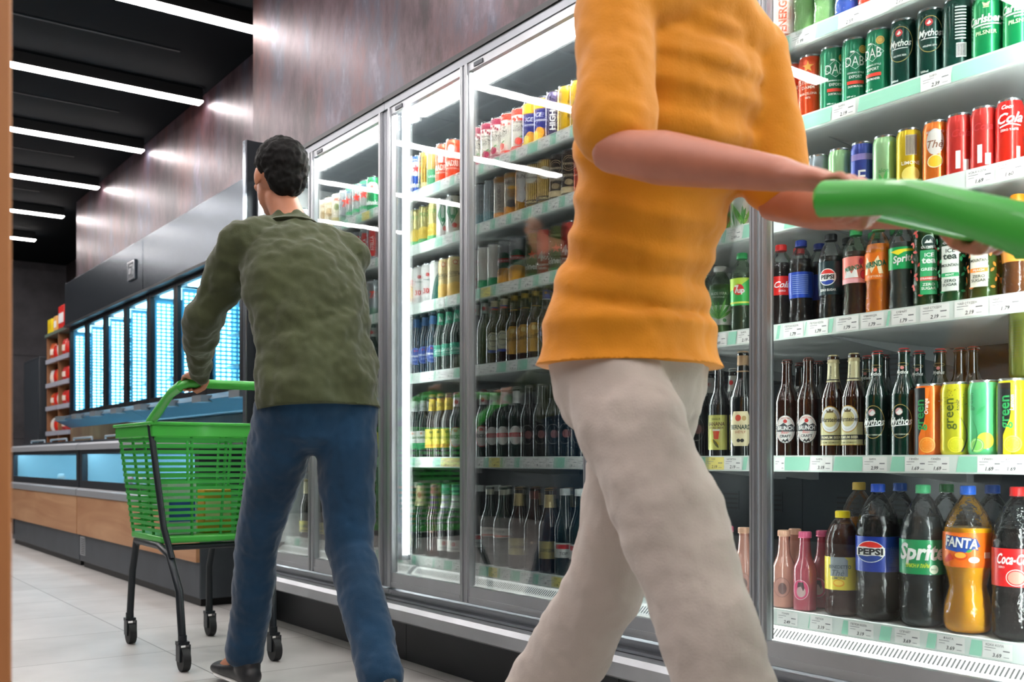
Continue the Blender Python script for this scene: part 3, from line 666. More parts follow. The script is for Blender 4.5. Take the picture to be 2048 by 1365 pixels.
C('white30', BIG, 'f2f2f0', [T('30', -.006, .055, .02, RED, .04, .03), E(0, .12, .008, .008, RED), T('Болярка', 0, .1, .007, '2a6a5a', .04)], 'white can with red number', metal=.05)
C('wgreenart', BIG, 'f0f2f0', [P([(-.02, .006), (-.01, .06), (.0, .1), (.02, .13), (.05, .13), (.05, .006)], '1c6a62')], 'white can with dark green landscape', metal=.05)
C('ariana', BIG, 'f0d9a0', [E(0, .14, .010, .010, 'c04028'), E(0, .14, .006, .006, 'f0e0c0'), T('Ариана', 0, .1, .017, '2a2a26', .06, .0, .3), P([(-.03, .082), (.03, .09), (.03, .0915), (-.03, .0835)], '2a2a26'), P([(-.06, .006), (.06, .006), (.06, .05), (0, .065), (-.06, .05)], 'f2c668')], 'cream-gold can with dark handwriting', metal=.2)
C('cream', BIG, 'ddd4bc', [T('ЗЛАТНО', 0, .13, .01, 'a06a30', .05), E(0, .09, .018, .02, 'b09870'), R(-.06, .006, .06, .05, 'b8a870')], 'cream can with faded badge', metal=.1)
C('creamred', BIG, 'e0dac8', [T('MG', 0, .135, .012, 'c03028', .04, .03), E(0, .1, .012, .016, '6a7a4a'), R(-.06, .006, .06, .05, 'b8ac78')], 'cream can with small red letters', metal=.1)
C('silver7', BIG, 'b8c0c4', [T('7', 0, .1, .03, 'e03a20', .03, .04), R(-.06, .006, .06, .04, '5a7a6a')], 'silver can with red numeral')
C('heinsilver', BIG, 'd4dcda', [R(-.06, .148, .06, .16, '4ab890'), S(0, .1, .024, 'f03020'), R(-.02, .135, .02, .142, '2a7a9a'), T('Heineken', 0, .045, .02, '1f9a60', .10, .03)], 'silver can with big red star and green top')
C('stellac', BIG, 'c4c8cc', [P([(-.014, .03), (.014, .03), (.018, .09), (.014, .145), (-.014, .145), (-.018, .09)], 'd02a26'), T('STELLA', 0, .088, .014, WHT, .09, .02, 0, math.pi/2)], 'silver can with upright red cartouche', metal=.7)
C('triple', BIG, '7a2f2c', [R(-.06, .08, .06, .16, '8a7a48'), RING(0, .09, .022, .022, .003, '5a2020'), T('TRIPLE', 0, .09, .009, '2a1a14', .05, .02), R(-.034, .006, -.031, .16, 'd8c890')], 'olive and maroon can with ring badge')
def leaves(c, x0=-.03, n=7):
    rg = random.Random(len(c)+n); return [LEAF(rg.uniform(-.03, .02), .012, rg.uniform(.05, .085), .009, 1.57+rg.uniform(-.6, .6), rg.choice([c, '5fae3e', '8cc85a'])) for _ in range(n)]
def aloecan(base, extra): return [R(-.06, .115, .06, .14, '3f4a30'), T('ALOE VERA', 0, .126, .011, WHT, .045, .01)]+leaves('3f8a35')+extra
C('aloea', SLIM, 'e0c8b0', aloecan('', []), 'aloe drink can with pinkish base', metal=.1)
C('aloeb', SLIM, 'e8c848', aloecan('', []), 'aloe drink can with yellow ground', metal=.1)
C('aloec', SLIM, 'd8dcd8', aloecan('', []), 'aloe drink can with grey ground', metal=.1)
C('aloed', SLIM, 'e09078', aloecan('', [E(-.01, .04, .016, .016, 'd8402a')]), 'aloe drink can with red fruit', metal=.1)
C('aloee', SLIM, 'e4ece4', aloecan('', [RING(.012, .035, .007, .007, .0015, '3f8a35')]), 'aloe drink can with white ground', metal=.1)

# bottle outlines (radius, height)
BEER = [(.026, 0), (.030, .004), (.0305, .012), (.0305, .135), (.0295, .150), (.024, .170), (.0165, .190), (.0145, .205), (.0132, .235), (.0132, .244), (.0145, .246), (.0145, .252), (.0130, .254)]
LONG = [(.027, 0), (.031, .004), (.0315, .012), (.0315, .130), (.029, .148), (.0205, .166), (.0155, .185), (.0140, .215), (.0132, .243), (.0145, .246), (.0145, .252), (.0130, .254)]
TALL = [(.032, 0), (.0365, .005), (.037, .015), (.037, .150), (.034, .170), (.026, .195), (.0185, .22), (.0165, .25), (.0148, .278), (.0162, .281), (.0162, .288), (.014, .29)]
PETS = [(.020, 0), (.029, .004), (.0315, .014), (.031, .045), (.0295, .065), (.031, .085), (.0315, .095), (.0315, .14), (.0318, .150), (.030, .165), (.022, .188), (.0135, .202), (.0125, .206), (.0125, .212)]
PET2 = [(.032, 0), (.046, .006), (.052, .02), (.0525, .08), (.051, .10), (.052, .115), (.0525, .13), (.0525, .205), (.052, .222), (.044, .255), (.028, .290), (.0155, .307), (.0135, .311), (.0135, .318)]
FANT = [(.036, 0), (.048, .007), (.053, .025), (.052, .055), (.043, .095), (.042, .11), (.048, .14), (.0535, .165), (.0535, .215), (.051, .238), (.042, .265), (.028, .290), (.0155, .307), (.0135, .311), (.0135, .318)]
SPRI = [(.036, 0), (.046, .006), (.051, .02), (.050, .06), (.047, .10), (.050, .12), (.0525, .13), (.0525, .205), (.051, .225), (.042, .258), (.027, .290), (.0155, .307), (.0135, .311), (.0135, .318)]
TONB = [(.024, 0), (.0295, .004), (.030, .012), (.030, .095), (.0285, .112), (.021, .130), (.0165, .145), (.0135, .185), (.0130, .192)]
ICET = [(.027, 0), (.031, .003), (.032, .010), (.032, .165), (.0315, .178), (.026, .195), (.016, .212), (.0145, .216), (.0145, .222)]
ALOE = [(.026, 0), (.032, .004), (.0335, .012), (.031, .03), (.0335, .05), (.0335, .13), (.032, .145), (.024, .166), (.016, .178), (.0155, .184)]
THE = [(.034, 0), (.041, .005), (.043, .016), (.042, .05), (.043, .065), (.043, .15), (.042, .165), (.043, .18), (.040, .205), (.028, .230), (.0165, .244), (.0150, .248), (.0150, .254)]
def Bt(key, prof, glass, caps, desc, **k): PROD[key] = (bottle(prof, glass, caps, desc, **k), max(r for r, z in prof))
AMB, DGR, DRK = bottleglass('2a1208'), bottleglass('06261c'), bottleglass('0a100e')
CR = lambda c: (.0135, .248, .2575, c, True)
CRT = lambda c: (.0152, .284, .2935, c, True)
Bt('brunch', BEER, AMB, CR('6a3a32'), 'brown bottle with white oval craft label', art=[
    E(0, .072, .027, .037, 'e8e6e2'), RING(0, .072, .027, .037, .0012, '3a3c40'), RING(0, .072, .0225, .032, .0007, 'c05048'), E(0, .093, .005, .005, 'c0302a'), P([(-.0255, .066), (.0255, .066), (.0255, .078), (.016, .086), (.006, .081), (-.004, .089), (-.014, .082), (-.0255, .08)], '3c3e42'),
    T('BRUNCH', 0, .075, .0105, WHT, .042, .03), T('Beer', 0, .064, .007, 'd84a40', .02, .0, .3), T('CRAFT', 0, .054, .007, '2a2c30', .028, .02), T('CRAFTED BEER', 0, .1, .003, 'c05048', .022), P([(-.009, .038), (-.004, .047), (0, .042), (.006, .049), (.009, .038), (.004, .041), (0, .037), (-.004, .041)], '2a2c30')])
Bt('warsb', BEER, AMB, (.0145, .236, .2575, 'c4b890', True), 'brown bottle with round silver crest label', neck=[(.188, .236, 'cfc8a0', [T('Warsteiner', -.004, .212, .006, '2a2420', .036, .02, 0, math.pi/2), R(-.02, .192, .02, .195, '2a2420')], None)],
   label=[(.028, .085, 'c9c394', [R(-.04, .042, .04, .054, BLK), T('PREMIUM BEER', 0, .048, .0062, 'e8e0b8', .052, .02), T('FROM GERMANY', 0, .035, .004, '4a4020', .044), R(-.04, .028, .04, .0295, 'a8842c')], 1.25)],
   art=[E(0, .093, .027, .034, 'b08838'), E(0, .093, .025, .0315, 'e0e2e4'), E(0, .094, .017, .020, 'c8bc84'), T('Warsteiner', 0, .093, .0115, '1f1c1a', .056, .02), RING(0, .093, .0205, .026, .0006, '8a8c90'), P([(-.008, .110), (-.009, .118), (-.004, .114), (0, .12), (.004, .114), (.009, .118), (.008, .110)], '5a4a2a')])
Bt('mythb', BEER, bottleglass('04241c'), CR('c02a28'), 'dark green bottle with white slanted name and red cap', art=[
    RING(0, .083, .027, .040, .0011, GLD), E(-.003, .106, .0085, .0085, 'd8a0a0'), P([(-.01, .103), (0, .112), (.006, .104), (-.002, .098)], WHT), T('Mythos', 0, .084, .0165, WHT, .054, .02, .25), P([(-.024, .0705), (.022, .074), (.022, .076), (-.024, .073)], WHT),
    T('HELLENIC PREMIUM BEER', .0, .052, .003, 'd8d8c8', .04), E(0, .21, .004, .004, 'd88a8a'), T('Mythos', 0, .2, .0085, WHT, .026, .02, .25), RING(0, .218, .013, .004, .0006, GLD)])
Bt('darkback', BEER, DRK, CR('7a2420'), 'dark bottle with dull red cap, in shade behind')
Bt('carlb', BEER, DGR, CR('1c6a48'), 'green bottle with light green banner label', neck=[(.19, .236, '2f9a78', [P([(-.006, .2), (.008, .205), (-.002, .225)], WHT)], None)],
   label=[(.062, .108, '2f9a80', [T('Carlsberg', 0, .086, .013, WHT, .054, .02, .15), R(-.02, .072, .02, .074, WHT), T('PILSNER', 0, .067, .004, WHT)], 1.4)])
Bt('h0b', BEER, bottleglass('0a2a3c'), CR('2a8a5a'), 'dark bottle with blue oval label', art=[E(0, .078, .027, .036, '2a4ea0'), RING(0, .078, .024, .033, .001, 'b8c8e8'), S(0, .1, .006, 'e03028'), T('Heineken', 0, .08, .010, WHT, .05, .03), T('0.0', 0, .064, .009, 'c8d8f0')], neck=[(.2, .234, '2a5a8a', None, None)])
Bt('h1b', BEER, bottleglass('0a2a20'), CR('2a6a48'), 'dark green bottle with pale oval label', art=[RING(0, .078, .026, .034, .002, 'c8d8d0'), T('Heineken', 0, .078, .009, WHT, .05, .02), S(0, .096, .005, 'e03028')])
Bt('greencap', BEER, DGR, CR('2a7a50'), 'green bottle with silver neck label', neck=[(.2, .24, 'c0d0c8', [E(0, .218, .006, .008, RED)], None)])
Bt('wheat', LONG, AMB, CR('4a3030'), 'brown bottle with pale round label', neck=[(.205, .24, 'c8b898', [R(-.02, .205, .02, .212, 'c03a30'), R(-.02, .212, .02, .217, '3a3a90')], None)], art=[E(0, .085, .024, .036, 'd8d4b8'), RING(0, .09, .018, .024, .002, '6a7a8a'), T('Weizen', 0, .09, .008, '3a3a4a', .036), R(-.022, .045, .022, .055, '3a4aa0')])
Bt('leffe', LONG, AMB, (.0145, .19, .2575, 'c8a040', True), 'brown bottle with gold foil neck', art=[P([(-.026, .03), (-.026, .11), (-.01, .13), (.01, .13), (.026, .11), (.026, .03)], 'c8963c'), T('Leffe', 0, .085, .017, '3a2414', .046, .0, .1), E(0, .113, .008, .009, 'e8d090')])
Bt('efes', LONG, AMB, CR('8aa040'), 'amber bottle with thin white ring print', neck=[(.205, .238, '4a4a90', [R(-.02, .205, .02, .208, WHT), E(0, .228, .005, .005, 'e0a030')], None)], art=[RING(0, .085, .022, .034, .0012, 'c8c8f0'), T('EFES', 0, .085, .014, 'c8c8f0', .044, .02), RING(0, .085, .019, .030, .0007, 'c8c8f0')])
Bt('nica', BEER, DGR, CR('2a7a48'), 'green bottle with white and green label', neck=[(.192, .236, 'd0dcd8', [T('ПИВО', 0, .21, .006, '3a8a5a', .03)], None)], art=[P([(-.03, .11), (.024, .11), (.03, .07), (.012, .04), (-.03, .03)], 'eef0ee'), P([(-.03, .06), (.022, .062), (.012, .04), (-.03, .03)], '2f9a60'), T('Пиринско', 0, .085, .010, '1a1a1a', .05, .02), E(-.002, .1, .005, .005, RED)])
Bt('shano', BEER, bottleglass('1c1408'), CR('caa23a'), 'dark bottle with yellow label', neck=[(.19, .238, 'e8cc50', [T('Ш', 0, .212, .01, '3a2a10')], None)], label=[(.04, .115, 'ecd850', [E(0, .103, .006, .006, '3a3010'), T('Шуменско', 0, .082, .011, '1a1a14', .052, .0, .2), R(-.03, .04, .03, .055, 'e8b838')], 1.35)])
Bt('beck', BEER, DGR, CR('a03030'), 'green bottle with red ringed oval label', neck=[(.2, .236, 'e0e0e0', [E(0, .218, .007, .009, RED)], None)], art=[E(0, .08, .026, .04, 'e2e0dc'), RING(0, .08, .026, .04, .003, RED), T("BECK'S", 0, .082, .013, '1a1a1a', .05, .03), E(0, .105, .007, .006, RED)])
Bt('stellab', BEER, DGR, CR('b0b0b0'), 'green bottle with white oval and red band', neck=[(.196, .24, 'e6e6e4', None, None)], art=[E(0, .08, .024, .034, 'e8e6e2'), R(-.026, .074, .026, .09, RED), T('STELLA', 0, .085, .006, WHT, .036), T('ARTOIS', 0, .078, .006, WHT, .036)])
Bt('plainb', BEER, DRK, CR('9a9488'), 'dark plain beer bottle with silver cap', art=[RING(0, .08, .024, .034, .001, '8a8a88'), E(.004, .08, .012, .014, '7a4a48')])
Bt('banana', BEER, DRK, CR('d8d4cc'), 'dark bottle with yellow-green banana label', label=[(.02, .118, 'd2d070', [T('EAGLE', 0, .107, .006, '4a5a20', .026), T('BANANA', 0, .093, .0105, '5a3020', .05, .02), T('BREAD BEER', 0, .082, .006, '5a3020', .044), P([(-.008, .075), (.010, .075), (.007, .05), (-.005, .05)], 'd84a38'), R(-.009, .073, .011, .078, 'f0ece0'), LEAF(-.014, .048, .028, .009, -.5, 'e8c828'), LEAF(-.008, .05, .03, .008, -1.0, '3a3a18')], 1.1)])
Bt('bernard', TALL, DRK, (.017, .235, .2935, 'b09070', True), 'large dark bottle with cream crest label and foil', art=[P([(-.02, .03), (.02, .03), (.03, .05), (.032, .09), (.02, .125), (-.02, .125), (-.032, .09), (-.03, .05)], 'e2d6ae'), T('BERNARD', 0, .082, .012, '1a3a30', .058, .03), E(-.006, .107, .008, .009, 'c84a38'), E(.01, .106, .006, .007, 'b89a60'), T('SVĚTLÝ', 0, .068, .006, 'a03a2c', .03), E(-.005, .045, .005, .005, '2a2a26'), E(.005, .045, .005, .005, '2a2a26')])
Bt('screwd', BEER, DRK, CR('e0ded8'), 'dark bottle with white cap and teal shoulder label', neck=[(.19, .235, 'd8dcd8', [E(0, .215, .006, .007, RED)], None)], label=[(.09, .13, '5f9a88', None, 1.0)])
Bt('waterw', TALL, bottleglass('0c1c18'), (.0175, .27, .2935, 'e4e8e6', False), 'tall dark bottle with white screw cap', label=[(.06, .11, 'd8dcd8', [R(-.03, .09, .03, .105, RED), T('TOP', 0, .075, .01, BLK)], 1.2)])
Bt('smalltag', BEER, DGR, CR('2a9a80'), 'small green bottle with yellow-green label', neck=[(.17, .236, 'b8d0a8', [P([(-.006, .19), (.006, .19), (0, .21)], '2a5a3a')], None)], label=[(.028, .08, 'c8d070', [P([(-.012, .035), (0, .07), (.012, .035)], '2a5a20'), T('ЛЕС', 0, .038, .008, '2a5a20')], 1.1)])
Bt('creamneck', TALL, DGR, CRT('2a7a4a'), 'large green bottle with cream neck label', neck=[(.20, .285, 'd8cfa0', [E(0, .245, .009, .012, '8a4a30'), T('PILSNER', 0, .215, .006, '3a5a3a', .04)], None)])
Bt('foilneck', TALL, AMB, (.0175, .20, .2935, '6a4038', True), 'large brown bottle with copper foil neck', art=[S(0, .1, .008, 'b09070')])
Bt('whneck', TALL, DRK, (.017, .255, .2935, '3f9a78', False), 'large dark bottle with white neck label and green cap', neck=[(.20, .25, 'd0d2ce', [T('Грozде', 0, .228, .007, '3a3a3a', .03)], None)], label=[(.03, .075, 'c8c8c0', [E(0, .06, .008, .009, 'c03a30'), T('РЕЗЕРВА', 0, .042, .006, '2a2a2a', .046)], 1.0)])
Bt('whneck2', TALL, DGR, (.017, .20, .2935, 'c9c6b8', True), 'large green bottle with pale foil neck and red-striped label', label=[(.105, .14, 'd8d4cc', [R(-.03, .108, .03, .114, 'd05a40'), T('БИРА', 0, .128, .009, '3a3a3a')], 1.2)])
Bt('yellab', TALL, AMB, CRT('b08a48'), 'large brown bottle with dull yellow label', neck=[(.225, .27, 'c8b078', None, None)], label=[(.05, .11, 'b0a060', [T('Загорка', 0, .08, .012, '3a2a10', .06, .01, .3)], 1.1)])
Bt('karl', TALL, bottleglass('1a1c08'), CRT('caa850'), 'large olive bottle with yellow ringed label', neck=[(.22, .28, 'b8b090', None, None)], label=[(.03, .085, 'c8c050', [T('KARLSB', 0, .06, .014, '2a3a18', .06, .04), R(-.03, .035, .03, .039, '2a3a18')], 1.2)])
# soft drinks
PC = lambda c: (.0148, .206, .2225, c, False)
Bt('cokez', PETS, PET, PC('d02824'), 'small cola bottle with red label and cap', liq='180806', fill=.175, label=[(.085, .135, 'd8201c', [T('Cola', 0, .113, .016, WHT, .05, .02, .4), T('ZERO', 0, .096, .005, WHT)], None)])
Bt('pepsib', PETS, PET, PC('2a3f9a'), 'small cola bottle showing back of blue label', liq='140a08', fill=.175, label=[(.07, .137, '1f45b0', [R(-.02+i*.0, .08+i*.0052, .022, .0822+i*.0052, '7f98d8') for i in range(10)], None)])
Bt('pepsik', PETS, PET, (.0148, .206, .2225, '15181c', False), 'small cola bottle with black label and round emblem', liq='0c0808', fill=.172, label=[(.066, .150, '0c2a30', [T('ZERO SUGAR', 0, .078, .0055, WHT, .042, .02), E(0, .110, .0215, .0215, WHT), ('P', [(.0195*math.cos(t*math.pi/12), .110+.0195*math.sin(t*math.pi/12)) for t in range(2, 11)]+[(-.019, .118), (-.006, .119), (.008, .115)], 'd83028'), ('P', [(.0195*math.cos(-t*math.pi/12), .110-.0195*math.sin(t*math.pi/12)) for t in range(2, 12)]+[(-.018, .101), (-.004, .1), (.008, .104)], '1f3f9a'), R(-.0205, .1025, .0205, .1185, WHT), T('PEPSI', 0, .1105, .0105, BLK, .038, .04)], None)])
Bt('mirp', PETS, PETG, PC('2fa058'), 'small bottle with pink fruit label and green cap', liq='4a1420', fill=.165, label=[(.085, .150, 'f0857a', [R(-.08, .085, .08, .096, 'f4b0b8'), P([(-.03, .098), (-.02, .125), (-.01, .108), (0, .125), (.006, .098)], WHT), T('MIRINDA', -.006, .122, .011, '1c6a4a', .045, .03, 0, .15), E(.018, .105, .008, .011, 'e8485a'), RING(.018, .105, .008, .011, .0015, '7a2850'), E(.012, .137, .005, .008, 'b03058')], None)])
Bt('miro', PETS, PET, PC('2fa058'), 'small orange soda bottle with orange label', liq='ff9416', fill=.18, label=[(.085, .150, 'f47a18', [P([(-.03, .098), (-.022, .142), (-.008, .118), (.008, .142), (.02, .098), (.01, .098), (.004, .12), (-.008, .1), (-.016, .12), (-.02, .098)], 'fbe0b8'), T('MIRINDA', 0, .122, .013, '1c6a4a', .054, .04, 0, .12), T('ПОРТОКАЛ', 0, .092, .005, 'fbe8c8', .036)], None)])
Bt('sprites', PETS, PET, PC('2fa058'), 'small clear lemonade bottle with green label', liq='4a5450', fill=.172, label=[(.100, .152, '12a058', [P([(-.03, .142), (-.008, .146), (.03, .148), (.03, .143), (.004, .14), (-.01, .133)], 'f2e030'), T('Sprite', .002, .125, .016, WHT, .05, .03, .2, .12)], None)])
def icetea(c, panel, tc, name_, sub):
    return [E(0, .152, .015, .016, '1a3a34'), RING(0, .152, .015, .016, .001, 'c8e8d8'), P([(-.009, .149), (-.003, .157), (0, .153), (.004, .158), (.010, .149)], WHT), T('OLYMPUS', 0, .14, .0055, WHT, .032, .02)]+[LEAF(.022+(k % 3)*.012, .03+k*.011, .012, .006, (k*1.3) % 3.1, c) for k in range(14)]+[LEAF(-.022-(k % 3)*.01, .03+k*.011, .012, .006, (k*1.7) % 3.1, c) for k in range(14)]+\
     [R(-.016, .03, .016, .132, panel), T('ICE', .001, .121, .0085, tc, .02, .02), T('tea', 0, .109, .014, tc, .03, .03), T(name_, 0, .088, .0065, tc, .03, .02), R(-.016, .062, .016, .071, c), T(sub, 0, .0665, .0045, WHT, .03, .02), T('ZERO', 0, .053, .006, tc, .024, .02), T('SUGAR', 0, .044, .006, tc, .026, .02)]
Bt('teas', ICET, PETG, (.016, .216, .232, '2f9a50', False), 'tall iced tea bottle with red leaf print', liq='2a4a28', fill=.18, art=icetea('d84a3c', '2f9a60', WHT, 'GREEN', 'STRAWBERRY'))
Bt('team', ICET, PETG, (.016, .216, .232, '2f9a50', False), 'tall iced tea bottle with green leaf print', liq='2a5a38', fill=.18, art=icetea('2fa868', 'dfe4dc', '2a3a34', 'MOUNTAIN', 'MINT'))
Bt('teap', ICET, PETG, (.016, .216, .232, '2f9a50', False), 'tall iced tea bottle with orange leaf print', liq='3a5a28', fill=.18, art=icetea('f08a30', 'e6e2d4', '2a3a34', 'MOUNTAIN', 'PEACH'))
Bt('theo', PETS, PET, PC('f0941c'), 'small tea bottle with orange cap and peach label', liq='6a3a14', fill=.17, label=[(.075, .145, 'f2a040', [E(0, .112, .018, .026, 'c8ccc4'), T('BENEDETTO', 0, .125, .005, '5a6a5a', .034), T('Thè', 0, .112, .012, '5a8a6a', .03, .01, .3), E(.004, .09, .009, .006, 'f0c820')], None)])
def aloeb(body, top): return [R(-.11, .03, .11, .085, 'e8ece4'), R(-.11, .085, .11, .13, top), T('ALOE VERA', 0, .118, .0075, WHT, .046, .02), T('ORIGINALE', 0, .108, .0045, WHT)]+[LEAF(0, .045, .05+.006*(k % 3), .008, 1.57+(k-3)*.33, '4a9a3c' if k % 2 else '7cba58') for k in range(7)]+[E(.016, .042, .005, .005, '3a8a3c')]
Bt('alr', ALOE, PETG, (.0175, .182, .198, 'ecebe6', False), 'aloe drink bottle with red top band and white cap', liq='c87a5a', fill=.15, label=[(.03, .13, 'e8ece4', lambda: aloeb('', 'd85038')+[E(-.008, .05, .012, .011, 'e0482c')], None)])
Bt('alm', ALOE, PETG, (.0175, .182, .198, 'ecebe6', False), 'aloe drink bottle with mauve top band and white cap', liq='b8a0b8', fill=.15, label=[(.03, .13, 'e8ece4', lambda: aloeb('', 'b088a8'), None)])
Bt('alg', ALOE, PETG, (.0175, .182, .198, 'ecebe6', False), 'aloe drink bottle with green top band and white cap', liq='6a8a5a', fill=.15, label=[(.03, .13, 'e8ece4', lambda: aloeb('', '3f6a3c'), None)])
Bt('sevup', PETS, PETG, PC('2fa058'), 'small clear soda bottle with bright green label', liq='384438', fill=.172, label=[(.075, .150, '2fb050', [P([(-.08, .15), (.03, .15), (-.01, .12), (-.08, .11)], 'b8dc48'), E(-.004, .118, .015, .015, 'e02a28'), T('7', -.009, .12, .02, WHT, .012, .04), T('up', .003, .116, .014, WHT, .02, .04), R(-.08, .08, .08, .085, 'd8e860')], None)])
Bt('tonicp', TONB, paint('c08878', .1, 0, 1), (.0165, .188, .204, 'e8b89c', False), 'peach tonic bottle with pale peach cap', art=[E(0, .055, .022, .026, 'b88478'), RING(0, .055, .022, .026, .0015, '8a5a50'), E(.002, .052, .011, .015, '6a4a48')])
Bt('tonicr', TONB, paint('a84858', .1, 0, 1), (.0165, .188, .204, 'e86a94', False), 'pink tonic bottle with pink cap', art=[E(0, .055, .022, .026, 'd84a78'), RING(0, .055, .022, .026, .0015, 'e8c0c8'), E(.002, .05, .012, .014, 'c8a8a8'), P([(-.008, .06), (-.006, .074), (.008, .075), (.011, .06), (.008, .052), (.002, .064)], '3a2428')])
Bt('benlem', THE, PET, (.018, .245, .262, 'f0d820', False), 'brown tea bottle with yellow label and yellow cap', liq='4a1c0c', fill=.235, label=[(.066, .148, 'ecd84a', [P([(-.024, .148), (.012, .148), (.02, .14), (.02, .1), (-.024, .1)], '8a9298'), T('BENEDETTO', 0, .124, .0085, '4a5258', .056, .02), T('Thè', -.004, .109, .015, '5a626a', .04, .01, .3), T('LIMONE', -.002, .096, .0065, '5a626a', .034), E(-.002, .083, .014, .009, 'f0a828'), E(-.002, .084, .011, .006, 'f8d858')], None)])
_pep = [E(0, .170, .026, .026, WHT), ('P', [(.0245*math.cos(t*math.pi/12), .170+.0245*math.sin(t*math.pi/12)) for t in range(2, 11)]+[(-.023, .182), (-.008, .182), (.010, .177)], 'd83028'), ('P', [(.0245*math.cos(-t*math.pi/12), .170-.0245*math.sin(t*math.pi/12)) for t in range(2, 12)]+[(-.022, .161), (-.005, .159), (.010, .163)], '1f3f8a'), R(-.0255, .161, .0255, .18, WHT), T('PEPSI', 0, .1705, .0145, '14161a', .047, .045)]
Bt('pepsi2', PET2, PET, (.0165, .312, .332, '2a58c8', False), 'large cola bottle with blue label and blue cap', liq='100808', fill=.262, label=[(.120, .205, '1c3a9a', [E(.038+.0036*(i % 8), .135+.0042*(i//8), .0006, .0006, '8fa8e8', 5) for i in range(96)]+_pep, None)])
Bt('sprite2', SPRI, PET, (.0165, .312, .332, '4fc084', False), 'large clear lemonade bottle with green label', liq='30383a', fill=.258, label=[(.125, .205, '128f56', [T('Sprite', .006, .178, .036, WHT, .115, .035, .2, .0), T('ЛИМОН И ЛАЙМ', -.004, .145, .0085, 'd8e830', .056, .02, .15), E(.034, .137, .0105, .0105, 'e8f4dc'), T('ВКУС', .034, .137, .004, '2a8a4a')], None)])
Bt('fanta2', FANT, PET, (.0165, .312, .332, '2a6ad8', False), 'large orange soda bottle with orange label and blue cap', liq='ffb60c', fill=.245, label=[(.150, .228, 'f47216', [P([(-.045, .190), (-.044, .222), (.028, .214), (.036, .198), (.0, .182)], '1c4aa0'), T('FANTA', -.006, .206, .0225, '14306a', .078, .075, .05, -.08), T('FANTA', -.006, .206, .0215, WHT, .074, .03, .05, -.08), P([(-.05, .166), (-.03, .182), (-.02, .168), (-.045, .158)], 'e03a20'), E(-.006, .176, .015, .0095, 'e04a18'), E(-.006, .1775, .012, .0065, 'f8b040'), LEAF(.006, .185, .014, .006, .4, '3aa04a'), E(.022, .168, .0115, .007, 'f8f0e0'), R(.044, .172, .06, .185, 'fbd8b8')], None)])
Bt('coke2', PET2, PET, (.0165, .312, .332, 'd02828', False), 'large cola bottle with red label and red cap', liq='140806', fill=.25, label=[(.118, .2, 'd81e20', [T('Coca-Cola', -.004, .178, .022, WHT, .075, .02, .4), T('2 L', .036, .19, .008, WHT, .02, .02), E(.0, .138, .016, .014, 'c88a7a'), RING(.0, .138, .02, .018, .0015, 'f0e0d8'), E(.04, .158, .014, .015, WHT), T('ZERO', -.03, .16, .004, WHT)], None)])
Bt('fantaback', PET2, PET, (.0165, .312, .332, '1f4a9a', False), 'large dark-filled soda bottle with blue cap', liq='14120e', fill=.25)
Bt('greenback', PET2, PET, (.0165, .312, .332, '1f6a3a', False), 'large dark-filled soda bottle with green cap', liq='101a14', fill=.25)
Bt('thback', PET2, PET, (.0165, .312, .332, 'c8a848', False), 'large tea bottle with gold cap', liq='7a4a10', fill=.25)
Bt('vitw', PETS, PET, PC('e86030'), 'bottle with white label and orange lettering', liq='e0542c', fill=.18, label=[(.03, .14, 'f0e8e4', [T('ENERGY', .0, .085, .02, 'e86030', .1, .03, 0, math.pi/2), T('vitamin', .02, .085, .008, 'e86030', .08, .0, 0, math.pi/2)], None)])
Bt('palegr', PETS, PETG, PC('9ad08a'), 'ribbed bottle of pale green drink', liq='b8e0a8', fill=.19, name='bottle')
Bt('bluedr', PETS, PET, PC('2a5ad0'), 'ribbed bottle of vivid blue drink', liq='1858c8', fill=.19)
Bt('orred', PETS, PET, PC('e04820'), 'ribbed bottle of orange-red drink', liq='f04a1c', fill=.19)
Bt('isoton', ICET, PET, (.016, .216, .232, 'e8a020', False), 'isotonic drink bottle with yellow label and white capitals', liq='f0b040', fill=.18, label=[(.09, .175, 'f0a820', [RING(0, .16, .02, .014, .002, WHT), R(-.035, .12, .035, .15, 'b07818'), T('DrWitt', 0, .138, .017, WHT, .056, .03), R(-.08, .1, .08, .118, 'f8d040'), T('ISOTONIC', 0, .109, .0095, '7a5a18', .056, .03)], None)])
